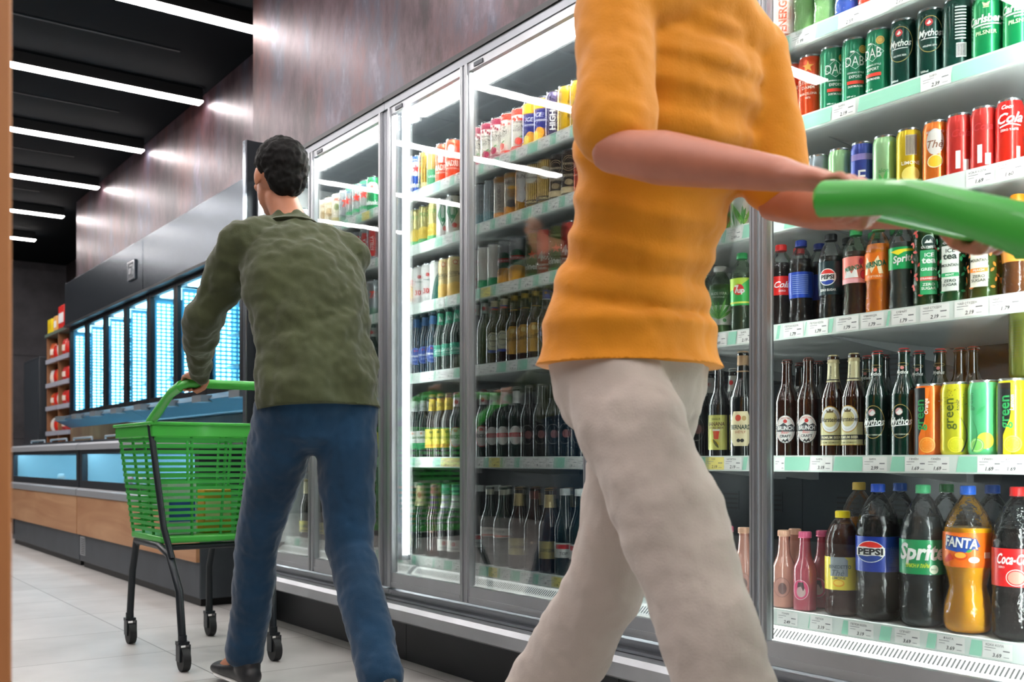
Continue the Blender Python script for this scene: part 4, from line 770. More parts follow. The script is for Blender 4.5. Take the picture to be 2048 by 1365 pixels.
# ------------------------------------------------------------------ stocking the shelves
DOORN = {5: 'rightmost door', 4: 'second door from right', 3: 'third door from right', 2: 'fourth door from right', 1: 'fifth door from right', 0: 'sixth door from right'}
SHN = ['top shelf', 'second shelf', 'third shelf', 'fourth shelf', 'fifth shelf', 'bottom deck']
ORD = ['first', 'second', 'third', 'fourth', 'fifth', 'sixth', 'seventh', 'eighth', 'ninth', 'tenth', 'eleventh', 'twelfth']
PLACED = []
PS = .93
LASTP = {}
PROTO = {}
def put(key, X, Y, Z, rot, door, si, row='front'):
    mk, r = PROD[key]
    if key not in PROTO:
        o = mk(); PROTO[key] = o
    else: o = copy_tree(PROTO[key])
    o.location = (X, Y, Z); o.rotation_euler = (0, 0, rot); o.scale = (PS, PS, PS)
    PLACED.append((o, key, door, si, row)); return o
rg = random.Random(11)
def stock(door, si, items, back=0, xoff=0):
    """items: (product, picture column of its axis [, turn]); stands it in the front row"""
    last = LASTP.get(si)
    ys = []
    for it in sorted(items, key=lambda q: -q[1]):
        key, px = it[0], it[1]
        r = PROD[key][1]*PS; X = 1.998+r+.010+xoff
        if len(it) > 3: X += it[3]
        Y = depthY(px, X)
        if Y > 4.2 and Y+r > 4.595: continue
        if last is not None and len(it) < 4: Y = max(Y, last[0]+last[1]+r+.0006)
        if Y+r > 4.60: continue
        if len(it) < 4: last = (Y, r)
        t = it[2] if len(it) > 2 and it[2] is not None else .3
        rot = .45*math.atan2(Y, X)+t+rg.uniform(-.08, .08)
        put(key, X, Y, SZ[si]+.0002, rot, door, si, 'front' if len(it) < 4 else 'behind')
        ys.append((key, Y, r, X))
    if last: LASTP[si] = last
    for b in range(back):
        for key, Y, r, X in ys:
            put(key, X+(b+1)*(2*r+.008), Y+rg.uniform(-.004, .004), SZ[si]+.0002, rg.uniform(-1, 2), door, si, 'back')
row = lambda key, *px: [(key, p) for p in px]
# rightmost door
stock(5, 0, [('vitw', 1566), ('palegr', 1612), ('palegr', 1652), ('bluedr', 1694), ('orred', 1742), ('orred', 1792), ('isoton', 1848), ('bluedr', 1905), ('palegr', 1965), ('orred', 2030)])
stock(5, 1, [('goldplain', 1551), ('estrella', 1582, .1), ('estrella', 1624, .1), ('dab', 1665, .5), ('dab', 1710), ('dab', 1760, -.1), ('mythos', 1808, 0), ('mythos', 1862, .2), ('mythosb', 1915, .4), ('carlsberg', 1976, .2), ('carlsberg', 2040, .3)])
stock(5, 2, [('orangeball', 1557), ('paleblue', 1583), ('yellows', 1610), ('greye', 1638), ('palegreen', 1680), ('bluecan', 1725), ('palegreen', 1770), ('lemon', 1818, .5), ('orangeth', 1874), ('redcan', 1930, .5), ('redcan', 1975, .2), ('coke', 2020, .3)])
stock(5, 3, [('cokez', 1562, .5), ('pepsib', 1602), ('pepsik', 1662, .1), ('mirp', 1712), ('miro', 1757, .0), ('sprites', 1805, .25), ('teas', 1855), ('team', 1908, .1), ('teap', 1968, .0), ('theo', 2035, .3)], back=1)
stock(5, 4, [('brunch', 1574, .15), ('brunch', 1617, .25), ('warsb', 1667, .15), ('warsb', 1708, -.2), ('mythb', 1755, -.05), ('mythb', 1814, .05), ('gorange', 1870, .1), ('gtonic', 1918, .25), ('gmojito', 1970, .15), ('glemon', 2026, .1),
             ('darkback', 1600, 0, .09), ('darkback', 1636, 0, .09), ('mythb', 1735, 0, .075), ('darkback', 1768, 0, .09), ('mythb', 1838, 0, .075), ('mythb', 1880, 0, .075), ('darkback', 1920, 0, .09), ('darkback', 1946, 0, .09)])
o = None
for t_ in PLACED:
    if t_[1] == 'glemon': o = t_[0]
put('golive', o.location.x+.070, o.location.y+.01, SZ[4]+.0002, .2, 5, 4, 'under')
put('golive', o.location.x+.068, o.location.y+.012, SZ[4]+.1695*PS, .5, 5, 4, 'stacked')
stock(5, 5, [('tonicp', 1568, .2), ('tonicr', 1610, .0), ('benlem', 1686, .1), ('pepsi2', 1756, .05), ('sprite2', 1846, .15), ('fanta2', 1936, .05), ('coke2', 2036, .15),
             ('tonicr', 1645, .0, .07), ('thback', 1718, 0, .11), ('fantaback', 1800, 0, .11), ('greenback', 1893, 0, .11), ('fantaback', 1985, 0, .11), ('tonicp', 1590, 0, .07)])
# second door
stock(4, 0, [('isoton', 1236), ('isoton', 1268), ('isoton', 1300), ('isoton', 1340), ('isoton', 1390), ('isoton', 1438), ('isoton', 1484, .1)])
stock(4, 1, row('birra', 1236, 1272, 1312, 1355)+row('goldplain', 1400, 1440, 1484))
stock(4, 2, row('birra', 1235)+row('aloea', 1280, 1312, 1344, 1372)+[('aloeb', 1397), ('aloec', 1425), ('aloed', 1452), ('aloee', 1482)])
stock(4, 3, row('alr', 1236, 1268, 1300, 1335)+[('alr', 1375, .2), ('alm', 1408, .2), ('alg', 1440), ('sevup', 1484, .2)])
stock(4, 4, row('plainb', 1236, 1264, 1294, 1326, 1362)+[('plainb', 1394), ('banana', 1438, .15), ('bernard', 1486, .15), ('screwd', 1418, 0, .075), ('screwd', 1466, 0, .075)])
stock(4, 5, row('greencap', 1240, 1268)+row('waterw', 1304, 1342, 1384)+row('tonicr', 1424, 1456)+row('tonicp', 1488))
# third door
stock(3, 0, [('bluewhite', 957), ('cidermaroon', 975, .2), ('cidermaroon', 994, .1), ('cidermaroon', 1013, -.2), ('ciderred', 1034, -.5), ('ciderred', 1058, .2), ('yelpurple', 1079, .3), ('yelpurple', 1096, .1), ('highlevel', 1117), ('yelcan', 1138, .5), ('yelcan', 1159, .1)])
stock(3, 1, [('yeldark', 955), ('silverteal', 972), ('silverteal', 991, .5), ('kingdom', 1012), ('gob', 1034), ('bun', 1056, .1), ('warsgold', 1079, .1), ('warsgold', 1101, .2), ('warsbrown', 1126, .1), ('warsbrown', 1150, .2), ('estrella', 1167)])
stock(3, 2, [('five', 958, .1), ('wgreen', 974), ('wgreen', 992), ('burgas', 1013, .1), ('burgas', 1036), ('heinolive', 1069, .2), ('redfour', 1093, .1), ('heinolive', 1120, .2), ('redfour', 1145, .1), ('whbadge', 1166)])
stock(3, 3, [('greencap', 959), ('greencap', 979), ('wheat', 1003), ('wheat', 1022), ('leffe', 1040), ('leffe', 1058), ('leffe', 1078), ('efes', 1097), ('efes', 1120), ('efes', 1141), ('efes', 1163)], back=1)
stock(3, 4, [('plainb', 955), ('beck', 967), ('stellab', 987), ('stellab', 1009), ('stellab', 1033), ('plainb', 1058), ('plainb', 1083), ('plainb', 1108), ('plainb', 1134), ('plainb', 1160)], back=1)
stock(3, 5, [('waterw', 961), ('whneck2', 980), ('whneck2', 1006), ('yellab', 1037), ('foilneck', 1068), ('yellab', 1098), ('waterw', 1130), ('waterw', 1160)], back=1)
# fourth door
stock(2, 0, [('heingreen', 799), ('heinblue', 820), ('heinblue', 836), ('goldbig', 853), ('goldgreen', 870), ('madri', 887, .1), ('madri', 907, .2)])
stock(2, 1, [('silverblue', 799), ('silverblue', 818), ('retro', 835), ('retro', 852), ('retro', 872), ('greenwhite', 889), ('greenwhite', 908)])
stock(2, 2, [('beerglass', 798), ('beerglass', 814), ('beerglass', 829), ('white30', 845), ('white30', 861), ('wgreenart', 877), ('ariana', 894, .1), ('ariana', 911, .5)])
stock(2, 3, [('h1b', 800), ('h0b', 817), ('h0b', 833), ('h0b', 850), ('h0b', 866), ('carlb', 883), ('carlb', 901), ('carlb', 915)], back=1)
stock(2, 4, [('nica', 798), ('nica', 813), ('nica', 829), ('nica', 847), ('shano', 866), ('shano', 883), ('shano', 899), ('beck', 914)], back=1)
stock(2, 5, [('waterw', 800), ('smalltag', 818), ('creamneck', 840), ('foilneck', 868), ('whneck', 893), ('whneck', 912)], back=1)
# fifth and sixth doors
stock(1, 0, [('silver7', 639), ('cream', 652), ('cream', 663), ('creamred', 677), ('silver7', 692), ('heinsilver', 707, -.3), ('heinsilver', 719, .1), ('heinsilver', 734, .1), ('heingreen', 748)])
stock(1, 1, [('cream', 640), ('cream', 656), ('goldbig', 672), ('goldgreen', 688), ('goldgreen', 703), ('stellac', 718), ('stellac', 733), ('stellac', 748)])
stock(1, 2, [('triple', 640), ('triple', 656), ('triple', 672), ('triple', 688), ('triple', 703), ('triple', 719), ('triple', 734), ('silver7', 748)])
stock(1, 3, row('plainb', 640, 655, 670, 685, 700, 715)+row('greencap', 730, 745))
stock(1, 4, row('plainb', 640, 655, 670, 685, 700)+row('shano', 715, 730, 745))
stock(1, 5, [('karl', 645), ('karl', 662), ('karl', 680), ('creamneck', 700), ('whneck', 722), ('foilneck', 744)])
stock(0, 0, row('cream', 535, 545, 556, 567, 578, 589)+row('silver7', 600, 612))
stock(0, 4, row('greencap', 530, 545, 560, 575, 590, 605))
stock(0, 5, [('creamneck', 530), ('creamneck', 548), ('whneck', 566), ('whneck', 583), ('karl', 600), ('karl', 614)])
def ordinal(i, n):
    if i == 0: return 'leftmost'
    if i == n-1: return 'rightmost'
    return ORD[i]+' from left'
from collections import defaultdict
grp = defaultdict(list)
for t_ in PLACED: grp[(t_[1], t_[2], t_[3], t_[4] if t_[4] in ('stacked', 'under') else ('front' if t_[4] == 'front' else 'back'))].append(t_)
for (key, door, si, rw), L in grp.items():
    L.sort(key=lambda q: -q[0].location.y)
    desc = PROD[key][0]; base = PROTO[key].get('desc') or PROTO[key]['label']; PROTO[key]['desc'] = base
for (key, door, si, rw), L in grp.items():
    base = PROTO[key]['desc']
    if key == 'golive': base = 'olive can with dark lettering'
    for i, (o, *_r) in enumerate(L):
        n = len(L); w_ = ''
        if n > 1: w_ = ', '+ordinal(i, n)
        rows = {'front': '', 'back': ' back row', 'stacked': ' stacked above', 'under': ' below another'}[rw]
        words = base.split()
        lab = '%s%s%s, %s, %s' % (base, w_, rows, SHN[si], DOORN[door])
        if len(lab.split()) > 16:
            cut = len(lab.split())-16
            b2 = words[:len(words)-cut]
            while b2[-1] in ('with', 'and', 'in', 'of', 'a', 'to', 'its', 'white', 'red', 'green', 'large'): b2 = b2[:-1]
            lab = '%s%s%s, %s, %s' % (' '.join(b2).rstrip(','), w_, rows, SHN[si], DOORN[door])
        o['label'] = lab
        o['group'] = ('cans' if o['category'] == 'can' else 'bottles')+' on the %s behind the %s' % (SHN[si], DOORN[door])
for o in PROTO.values(): del o['desc']
for t_ in PLACED:
    if 'desc' in t_[0]: del t_[0]['desc']
# ------------------------------------------------------------------ upright freezers on the far wall
DARKF = paint('14181c', .4, .3)
CYAN = 'a8e4ff'
def upright(y0, y1, label, first):
    r = thing('upright_freezer', (2.5, (y0+y1)/2, 1.17), label, 'freezer', 'upright freezers along the far wall')
    MB().box(2.15, 2.94, y0+.002, y1-.002, 1.955, 2.325).build('fascia', STEEL, r, bevel=.003)
    MB().box(2.14, 2.2, y0+.002, y1-.002, 1.935, 1.954).build('top_rail', BLACK, r)
    MB().box(2.86, 2.94, y0+.002, y1-.002, 1.10, 1.954).build('back_panel', paint('7fc0d8', .5), r)
    MB().box(2.2, 2.86, y0+.002, y1-.002, 1.10, 1.135).build('floor_panel', paint('c0dde6', .5), r)
    MB().prism([(2.06, 1.10), (2.195, 1.035), (2.195, 1.15), (2.1, 1.135)], 'y', y0+.002, y1-.002).build('lower_ledge', paint('2c4a5c', .35, .5), r)
    n = 4; dw = (y1-y0)/n
    for k in range(n):
        a = y0+k*dw
        MB().box(2.02, 2.085, a+.2, a+.36, 1.085, 1.125).build('tag_holder', paint('70767a', .5), r)
    for k in range(n+1):
        a = y0+k*dw
        if k < n:
            d = MB().box(2.19, 2.215, a+.003, a+.045, 1.14, 1.934).box(2.19, 2.215, a+dw-.045, a+dw-.003, 1.14, 1.934).box(2.19, 2.215, a+.045, a+dw-.045, 1.14, 1.185).box(2.19, 2.215, a+.045, a+dw-.045, 1.90, 1.934).build('door', DARKF, r)
            MB().box(2.20, 2.205, a+.044, a+dw-.044, 1.184, 1.901).build('glass', FGLASS, d)
            MB().box(2.182, 2.19, a+.02, a+.035, 1.93, 1.945).build('hinge', LID, d)
            # LED column on the divider; further glowing columns stand in for its door-glass reflections
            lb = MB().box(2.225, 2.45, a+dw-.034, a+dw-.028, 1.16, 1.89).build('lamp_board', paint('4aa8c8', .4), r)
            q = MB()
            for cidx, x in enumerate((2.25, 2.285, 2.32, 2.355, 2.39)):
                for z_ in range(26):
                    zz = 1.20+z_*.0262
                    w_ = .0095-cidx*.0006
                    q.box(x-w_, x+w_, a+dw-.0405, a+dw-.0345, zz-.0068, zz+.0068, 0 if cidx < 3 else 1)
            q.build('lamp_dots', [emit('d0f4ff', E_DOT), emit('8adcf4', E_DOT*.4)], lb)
            MB().box(2.24, 2.40, a+.08, a+dw-.10, 1.895, 1.91).build('ceiling_lamp', emit('c8f2ff', E_CYAN*4), r)
            MB().box(2.222, 2.228, a+.046, a+.052, 1.16, 1.89).build('edge_lamp', emit('50c4f0', E_CYAN*.6), r)
        for z in (1.33, 1.52, 1.71):
            if k < n: MB().box(2.30, 2.86, a+.05, a+dw-.045, z-.008, z).build('wire_shelf', paint('a8d0e0', .4), r)
    MB().box(2.215, 2.86, y0+.002, y0+.02, 1.135, 1.954).build('side_panel', paint('7fb0c4', .5), r); MB().box(2.216, 2.859, y1-.02, y1-.002, 1.136, 1.954).build('side_panel', paint('7fb0c4', .5), r)
    if first:
        pl = MB().box(2.138, 2.149, 7.66, 7.84, 2.06, 2.2).build('logo_plate', paint('39434c', .4, .5), r)
        MB().box(2.134, 2.139, 7.665, 7.835, 2.065, 2.075).box(2.134, 2.139, 7.665, 7.835, 2.185, 2.195).box(2.134, 2.139, 7.665, 7.675, 2.075, 2.185).box(2.134, 2.139, 7.825, 7.835, 2.075, 2.185).box(2.134, 2.139, 7.70, 7.71, 2.09, 2.17).box(2.134, 2.139, 7.71, 7.78, 2.16, 2.17).box(2.134, 2.139, 7.74, 7.80, 2.105, 2.145).build('logo', LID, pl)
    return r
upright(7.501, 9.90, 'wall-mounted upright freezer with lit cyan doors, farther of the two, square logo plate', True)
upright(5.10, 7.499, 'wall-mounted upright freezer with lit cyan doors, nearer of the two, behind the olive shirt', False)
o = MB().box(2.18, 2.90, 5.02, 5.098, .0, 2.33).build('side_screen', paint('23292e', .3, .5)); tag(o, 'dark vertical screen panel beside the nearer upright freezer', 'panel')
MB().box(2.175, 2.18, 5.06, 5.072, .9, 2.3).build('trim_strip', LID, o)
# frozen goods in the uprights
def packet(name, w, h, d, c, c2, loc, rotz, label, cat, grp, tilt=0.0):
    m = MB(); nx, nz = 6, 6
    for s in (-1, 1):
        g = [[m.bm.verts.new((x/nx*w-w/2, s*d/2*(math.sin(math.pi*x/nx)*math.sin(math.pi*z/nz))**.5, z/nz*h)) for x in range(nx+1)] for z in range(nz+1)]
        for z in range(nz):
            for x in range(nx):
                f = m.bm.faces.new((g[z][x], g[z][x+1], g[z+1][x+1], g[z+1][x])); f.smooth = True
                f.material_index = 1 if 2 <= z <= 3 else 0
    bmesh.ops.remove_doubles(m.bm, verts=m.bm.verts[:], dist=1e-5)
    bmesh.ops.rotate(m.bm, verts=m.bm.verts[:], cent=(0, 0, 0), matrix=Matrix.Rotation(tilt, 3, 'X'))
    zmin = min(v.co.z for v in m.bm.verts)
    bmesh.ops.translate(m.bm, verts=m.bm.verts[:], vec=(0, 0, -zmin))
    o = m.build(name, [paint(c, .35, coat=.4), paint(c2, .4)], None, origin=(0, 0, 0))
    o.location = loc; o.rotation_euler = (0, 0, rotz)
    return tag(o, label, cat, grp)
rp = random.Random(3)
cols = [('c83a40', 'red'), ('d8d070', 'yellow'), ('d8e4ea', 'white'), ('4a9ac0', 'blue'), ('c8a0a8', 'pink'), ('e0e8e8', 'pale')]
levels = {1.136: 'floor', 1.331: 'first shelf up', 1.521: 'second shelf up', 1.711: 'top shelf'}
for di, (a, dn) in enumerate(((6.90, 'third'), (6.30, 'second'), (5.70, 'last'), (5.12, 'hidden'))):
    for z, ln in levels.items():
        for k in range(2):
            if di == 3 and k: continue
            c, cn = cols[(di*3+k*2+int(z*10)) % 6]
            packet('frozen_bag', .17, .13, .06, c, 'e8eef0', (2.42+.02*k, a+.16+.22*k, z+.001), math.pi/2+rp.uniform(-.3, .3),
                   '%s bag of frozen food on %s, %s, %s visible freezer door' % (cn, ln, 'left' if k else 'right', {0: 'third', 1: 'fourth', 2: 'fifth', 3: 'sixth'}[di]), 'frozen bag', 'frozen bags in the nearer upright freezer')
# ------------------------------------------------------------------ chest freezers
LGREY = paint('a4a8ac', .4, .3)
def chest(y0, y1, label):
    r = thing('chest_freezer', (2.2, (y0+y1)/2, 0), label, 'freezer', 'chest freezers with timber fronts')
    L_ = y1-y0
    MB().box(1.79, 2.78, y0+.04, y1-.04, 0, .04).build('plinth', BLACK, r)
    MB().box(1.772, 2.80, y0+.003, y1-.003, .04, .49).build('base', paint('474d53', .5, .2, var=.15, bscale=5), r, bevel=.006)
    MB().box(1.752, 1.771, y0+.002, y1-.002, .228, .494).build('timber_front', WOOD, r)
    MB().prism([(1.745, .497), (2.80, .497), (2.80, .553), (1.765, .553), (1.745, .54)], 'y', y0+.004, y1-.004).build('lower_trim', LGREY, r)
    f = MB()
    f.box(1.768, 1.80, y0+.004, y1-.004, .554, .604).box(1.768, 1.80, y0+.004, y1-.004, .792, .818)
    f.box(1.768, 1.80, y0+.004, y0+.07, .604, .792).box(1.768, 1.80, y1-.07, y1-.004, .604, .792)
    f.box(1.80, 2.80, y0+.004, y0+.05, .554, .818).box(1.80, 2.80, y1-.05, y1-.004, .554, .818).box(2.74, 2.80, y0+.05, y1-.05, .554, .818)
    fr = f.build('window_frame', paint('2c3238', .4, .3), r)
    MB().box(1.776, 1.782, y0+.069, y1-.069, .602, .794).build('front_glass', FGLASS, fr)
    LN = paint('cfe8f0', .5)
    MB().box(1.81, 2.735, y0+.052, y1-.052, .554, .575).build('basket_floor', LN, r)
    MB().box(2.70, 2.735, y0+.052, y1-.052, .576, .81).box(1.81, 2.699, y0+.052, y0+.06, .576, .79).box(1.81, 2.699, y1-.06, y1-.052, .576, .79).build('liner', LN, r)
    t = MB().prism([(1.75, .8185), (1.84, .8185), (1.84, .862), (1.775, .87), (1.755, .855)], 'y', y0+.003, y1-.003)
    t.box(2.70, 2.80, y0+.003, y1-.003, .8185, .87).box(1.84, 2.70, y0+.003, y0+.055, .8185, .868).box(1.84, 2.70, y1-.055, y1-.003, .8185, .868)
    t.build('top_rim', LGREY, r)
    MB().box(1.815, 1.835, y0+.1, y1-.1, .800, .816).build('lamp', emit('d8f4ff', E_CHEST*2.2), r)
    MB().box(2.67, 2.695, y0+.1, y1-.1, .79, .80).build('lamp', emit('d8f4ff', E_CHEST*2.2), r)
    n = 3; w_ = (L_-.11)/n
    for k in range(n):
        a = y0+.055+k*w_
        l = MB()
        l.box(1.845, 2.695, a+.004, a+.03, .8705, .89).box(1.845, 2.695, a+w_-.03, a+w_-.004, .8705, .89).box(1.845, 1.87, a+.03, a+w_-.03, .8705, .89).box(2.67, 2.695, a+.03, a+w_-.03, .8705, .89)
        lo = l.build('lid', paint('3a4046', .4, .3), r)
        MB().box(1.869, 2.671, a+.029, a+w_-.029, .876, .882).build('glass', FGLASS, lo)
        MB().tube([(1.90, a+.12, .889), (1.90, a+.12, .915), (1.90, a+w_-.12, .915), (1.90, a+w_-.12, .889)], .007).build('handle', LGREY, lo)
    g = MB().box(1.765, 1.7715, y1-.11 if y1 > 8 else y1-.16, y1-.02 if y1 > 8 else y1-.03, .085, .215).build('vent_panel', LGREY if y1 < 8 else paint('33383d', .4, .3), r)
    m = MB()
    for k in range(9):
        z = .095+k*.0125
        m.box(1.7635, 1.765, y1-.10 if y1 > 8 else y1-.15, y1-.06, z, z+.005)
    m.build('slots', BLACK, g)
    return r
chest(5.19, 7.69, 'chest freezer with timber front and lit window, nearer the camera, behind the green cart')
chest(7.71, 10.21, 'chest freezer with timber front and lit window, farther of the two')
k = 0
for y, c, cn in ((6.0, 'c83038', 'red'), (6.3, 'e8e4e0', 'white'), (6.55, 'c83038', 'red'), (6.8, 'd89060', 'orange'), (7.05, 'b02838', 'dark red'), (5.7, '3a5ac0', 'blue'), (8.3, '4a90b8', 'blue'), (9.0, 'd8e8f0', 'white')):
    packet('frozen_tray', .20, .06, .05, c, 'e8e0dc', (1.93, y, .577), math.pi/2+.1*(k % 3-1), '%s frozen pack seen through the chest freezer window, %s' % (cn, ['far end of the nearer chest', 'left of the middle', 'middle', 'right of the middle', 'nearer half', 'near end by the cart', 'nearer half of the farther chest', 'far end of the farther chest'][[7.05, 6.8, 6.55, 6.3, 6.0, 5.7, 8.3, 9.0].index(y)]), 'frozen pack', 'frozen packs inside the chest freezers'); k += 1
o = MB().box(2.82, 2.94, 5.2, 10.1, 0, 1.09).build('timber_back_panel', paint('5a4030', .5, var=.2, bscale=4)); tag(o, 'brown timber back panel behind the chest freezers', 'panel')
# ------------------------------------------------------------------ wooden shelving at the end of the wall
r = thing('wooden_shelf_unit', (2.5, 10.75, 0), 'tall wooden shelf unit of red snack packets left of upright freezers', 'shelf')
y0, y1, ym = 10.24, 11.28, 10.76
for a in (y0, ym-.012, y1-.025): MB().box(2.28, 2.86, a, a+.024, 0, 1.98).build('upright', WOODS, r)
MB().box(2.862, 2.885, y0, y1, 0, 1.98).build('back_board', WOODS, r)
shz = [.30, .72, 1.02, 1.27, 1.50, 1.74]
for z in shz[:6]:
    for a, b in ((y0+.025, ym-.013), (ym+.013, y1-.026)):
        s = MB().box(2.285, 2.86, a, b, z-.018, z).build('shelf_board', WOODS, r)
        MB().box(2.262, 2.284, a, b, z-.03, z+.012).build('price_rail', paint('a8acb8', .4), s)
t = MB().box(2.26, 2.886, y0, y1, 1.981, 2.01).build('top_board', paint('5a6a60', .5), r)
nm = ['lowest', 'second lowest', 'third lowest', 'third highest', 'second highest', 'highest']
for zi, z in enumerate(shz):
    if zi == 0: continue
    for bay, (a, b) in enumerate(((y0+.03, ym-.02), (ym+.02, y1-.03))):
        for k in range(3):
            c, cn = [('d8281c', 'red'), ('e0602a', 'orange'), ('c82020', 'dark red'), ('e8e4e0', 'white')][(zi*2+bay+k*3) % 4 if k != 1 else 0]
            packet('snack_packet', .14, .15 if zi < 5 or k == 1 else .18, .07, c, 'f0e0d0' if k == 2 else c, (2.325, a+.085+k*.145, z+.001), math.pi/2+rp.uniform(-.2, .2),
                   '%s snack packet, %s of three, %s shelf, %s bay of wooden unit' % (cn, ['right', 'middle', 'left'][k], nm[zi], ['right', 'left'][bay]), 'snack packet', 'snack packets on the wooden shelf unit')
def carton(name, x0, x1, y0, y1, z0, z1, c, label, cat, c2='f0f0f0'):
    o = MB().box(x0, x1, y0, y1, z0, z1).build(name, paint(c, .4), bevel=.006); tag(o, label, cat)
    MB().box(x0-.002, x0, y0+.02, y1-.02, z0+(z1-z0)*.3, z0+(z1-z0)*.7).build('label', paint(c2, .4), o)
    return o
carton('carton', 2.3, 2.5, 10.62, 10.86, 2.011, 2.25, 'd02018', 'red carton on top of the wooden shelf unit', 'box')
carton('carton', 2.3, 2.5, 10.34, 10.58, 2.011, 2.29, 'c81c1c', 'red carton on top of the shelf unit beside the freezer', 'box', 'e8c020')
carton('jerrycan', 2.28, 2.44, 11.06, 11.24, 2.011, 2.16, 'f0d810', 'yellow plastic container at the left end of the shelf top', 'container', 'e8c810')
carton('white_pouch', 2.29, 2.36, 10.88, 11.02, 2.011, 2.17, 'e8b060', 'white and orange pouch between yellow container and red carton', 'pouch')
carton('blue_packet', 2.52, 2.66, 11.0, 11.2, 2.011, 2.26, '2050a0', 'blue packet behind the yellow container on the shelf top', 'packet', '2050a0')
carton('green_crate', 2.52, 2.84, 10.4, 10.84, 2.011, 2.36, '1c5a48', 'dark green crate behind the red cartons on the shelf top', 'crate', '2a7a60')
o = MB().box(2.22, 2.94, 11.35, 12.1, 0, 1.80).build('dark_cabinet', paint('272e34', .45), bevel=.008); tag(o, 'plain dark grey cabinet at the far end, left of shelf unit', 'cabinet')
MB().box(2.215, 2.22, 11.37, 12.08, .05, 1.77).build('door_panel', paint('2d353c', .4), o)
# fire sign, camera dome on the back wall
o = MB().box(2.0, 2.26, 13.478, 13.493, .93, 1.05).build('fire_sign', paint('a01c28', .5)); tag(o, 'small red fire equipment sign on the dark back wall', 'sign')
sa = decal([T('F', -.04, 0, .07, WHT, .05, .05), P([(.02, -.035), (.03, -.035), (.03, .035), (.02, .03)], WHT), P([(.05, -.03), (.08, 0), (.05, .03)], WHT)], None, o, 'lettering', flat=True)
sa.rotation_euler = (0, 0, math.pi/2); sa.location = (0, -.0085, .06)
r = thing('security_camera', (1.95, 12.2, CZ-.001), 'small white dome security camera under the far ceiling', 'camera')
MB().lathe([(.06, CZ-.03), (.06, CZ-.001)], c=(1.95, 12.2)).build('mount', WHITE, r)
MB().ball((1.95, 12.2, CZ-.06), .05, .05, .045).build('dome', paint('c8ccd0', .2), r)
# wooden post in the foreground
r = thing('wooden_post', (.08, 1.06, 0), 'blurred orange-brown wooden post cropped by the left picture edge', 'post')
MB().box(-.02, .179, 1.03, 1.09, 0.02, 2.6).build('post', WOODP, r, bevel=.003)
MB().box(-.04, .178, 1.02, 1.10, 0, .02).build('foot_plate', ALUD, r)

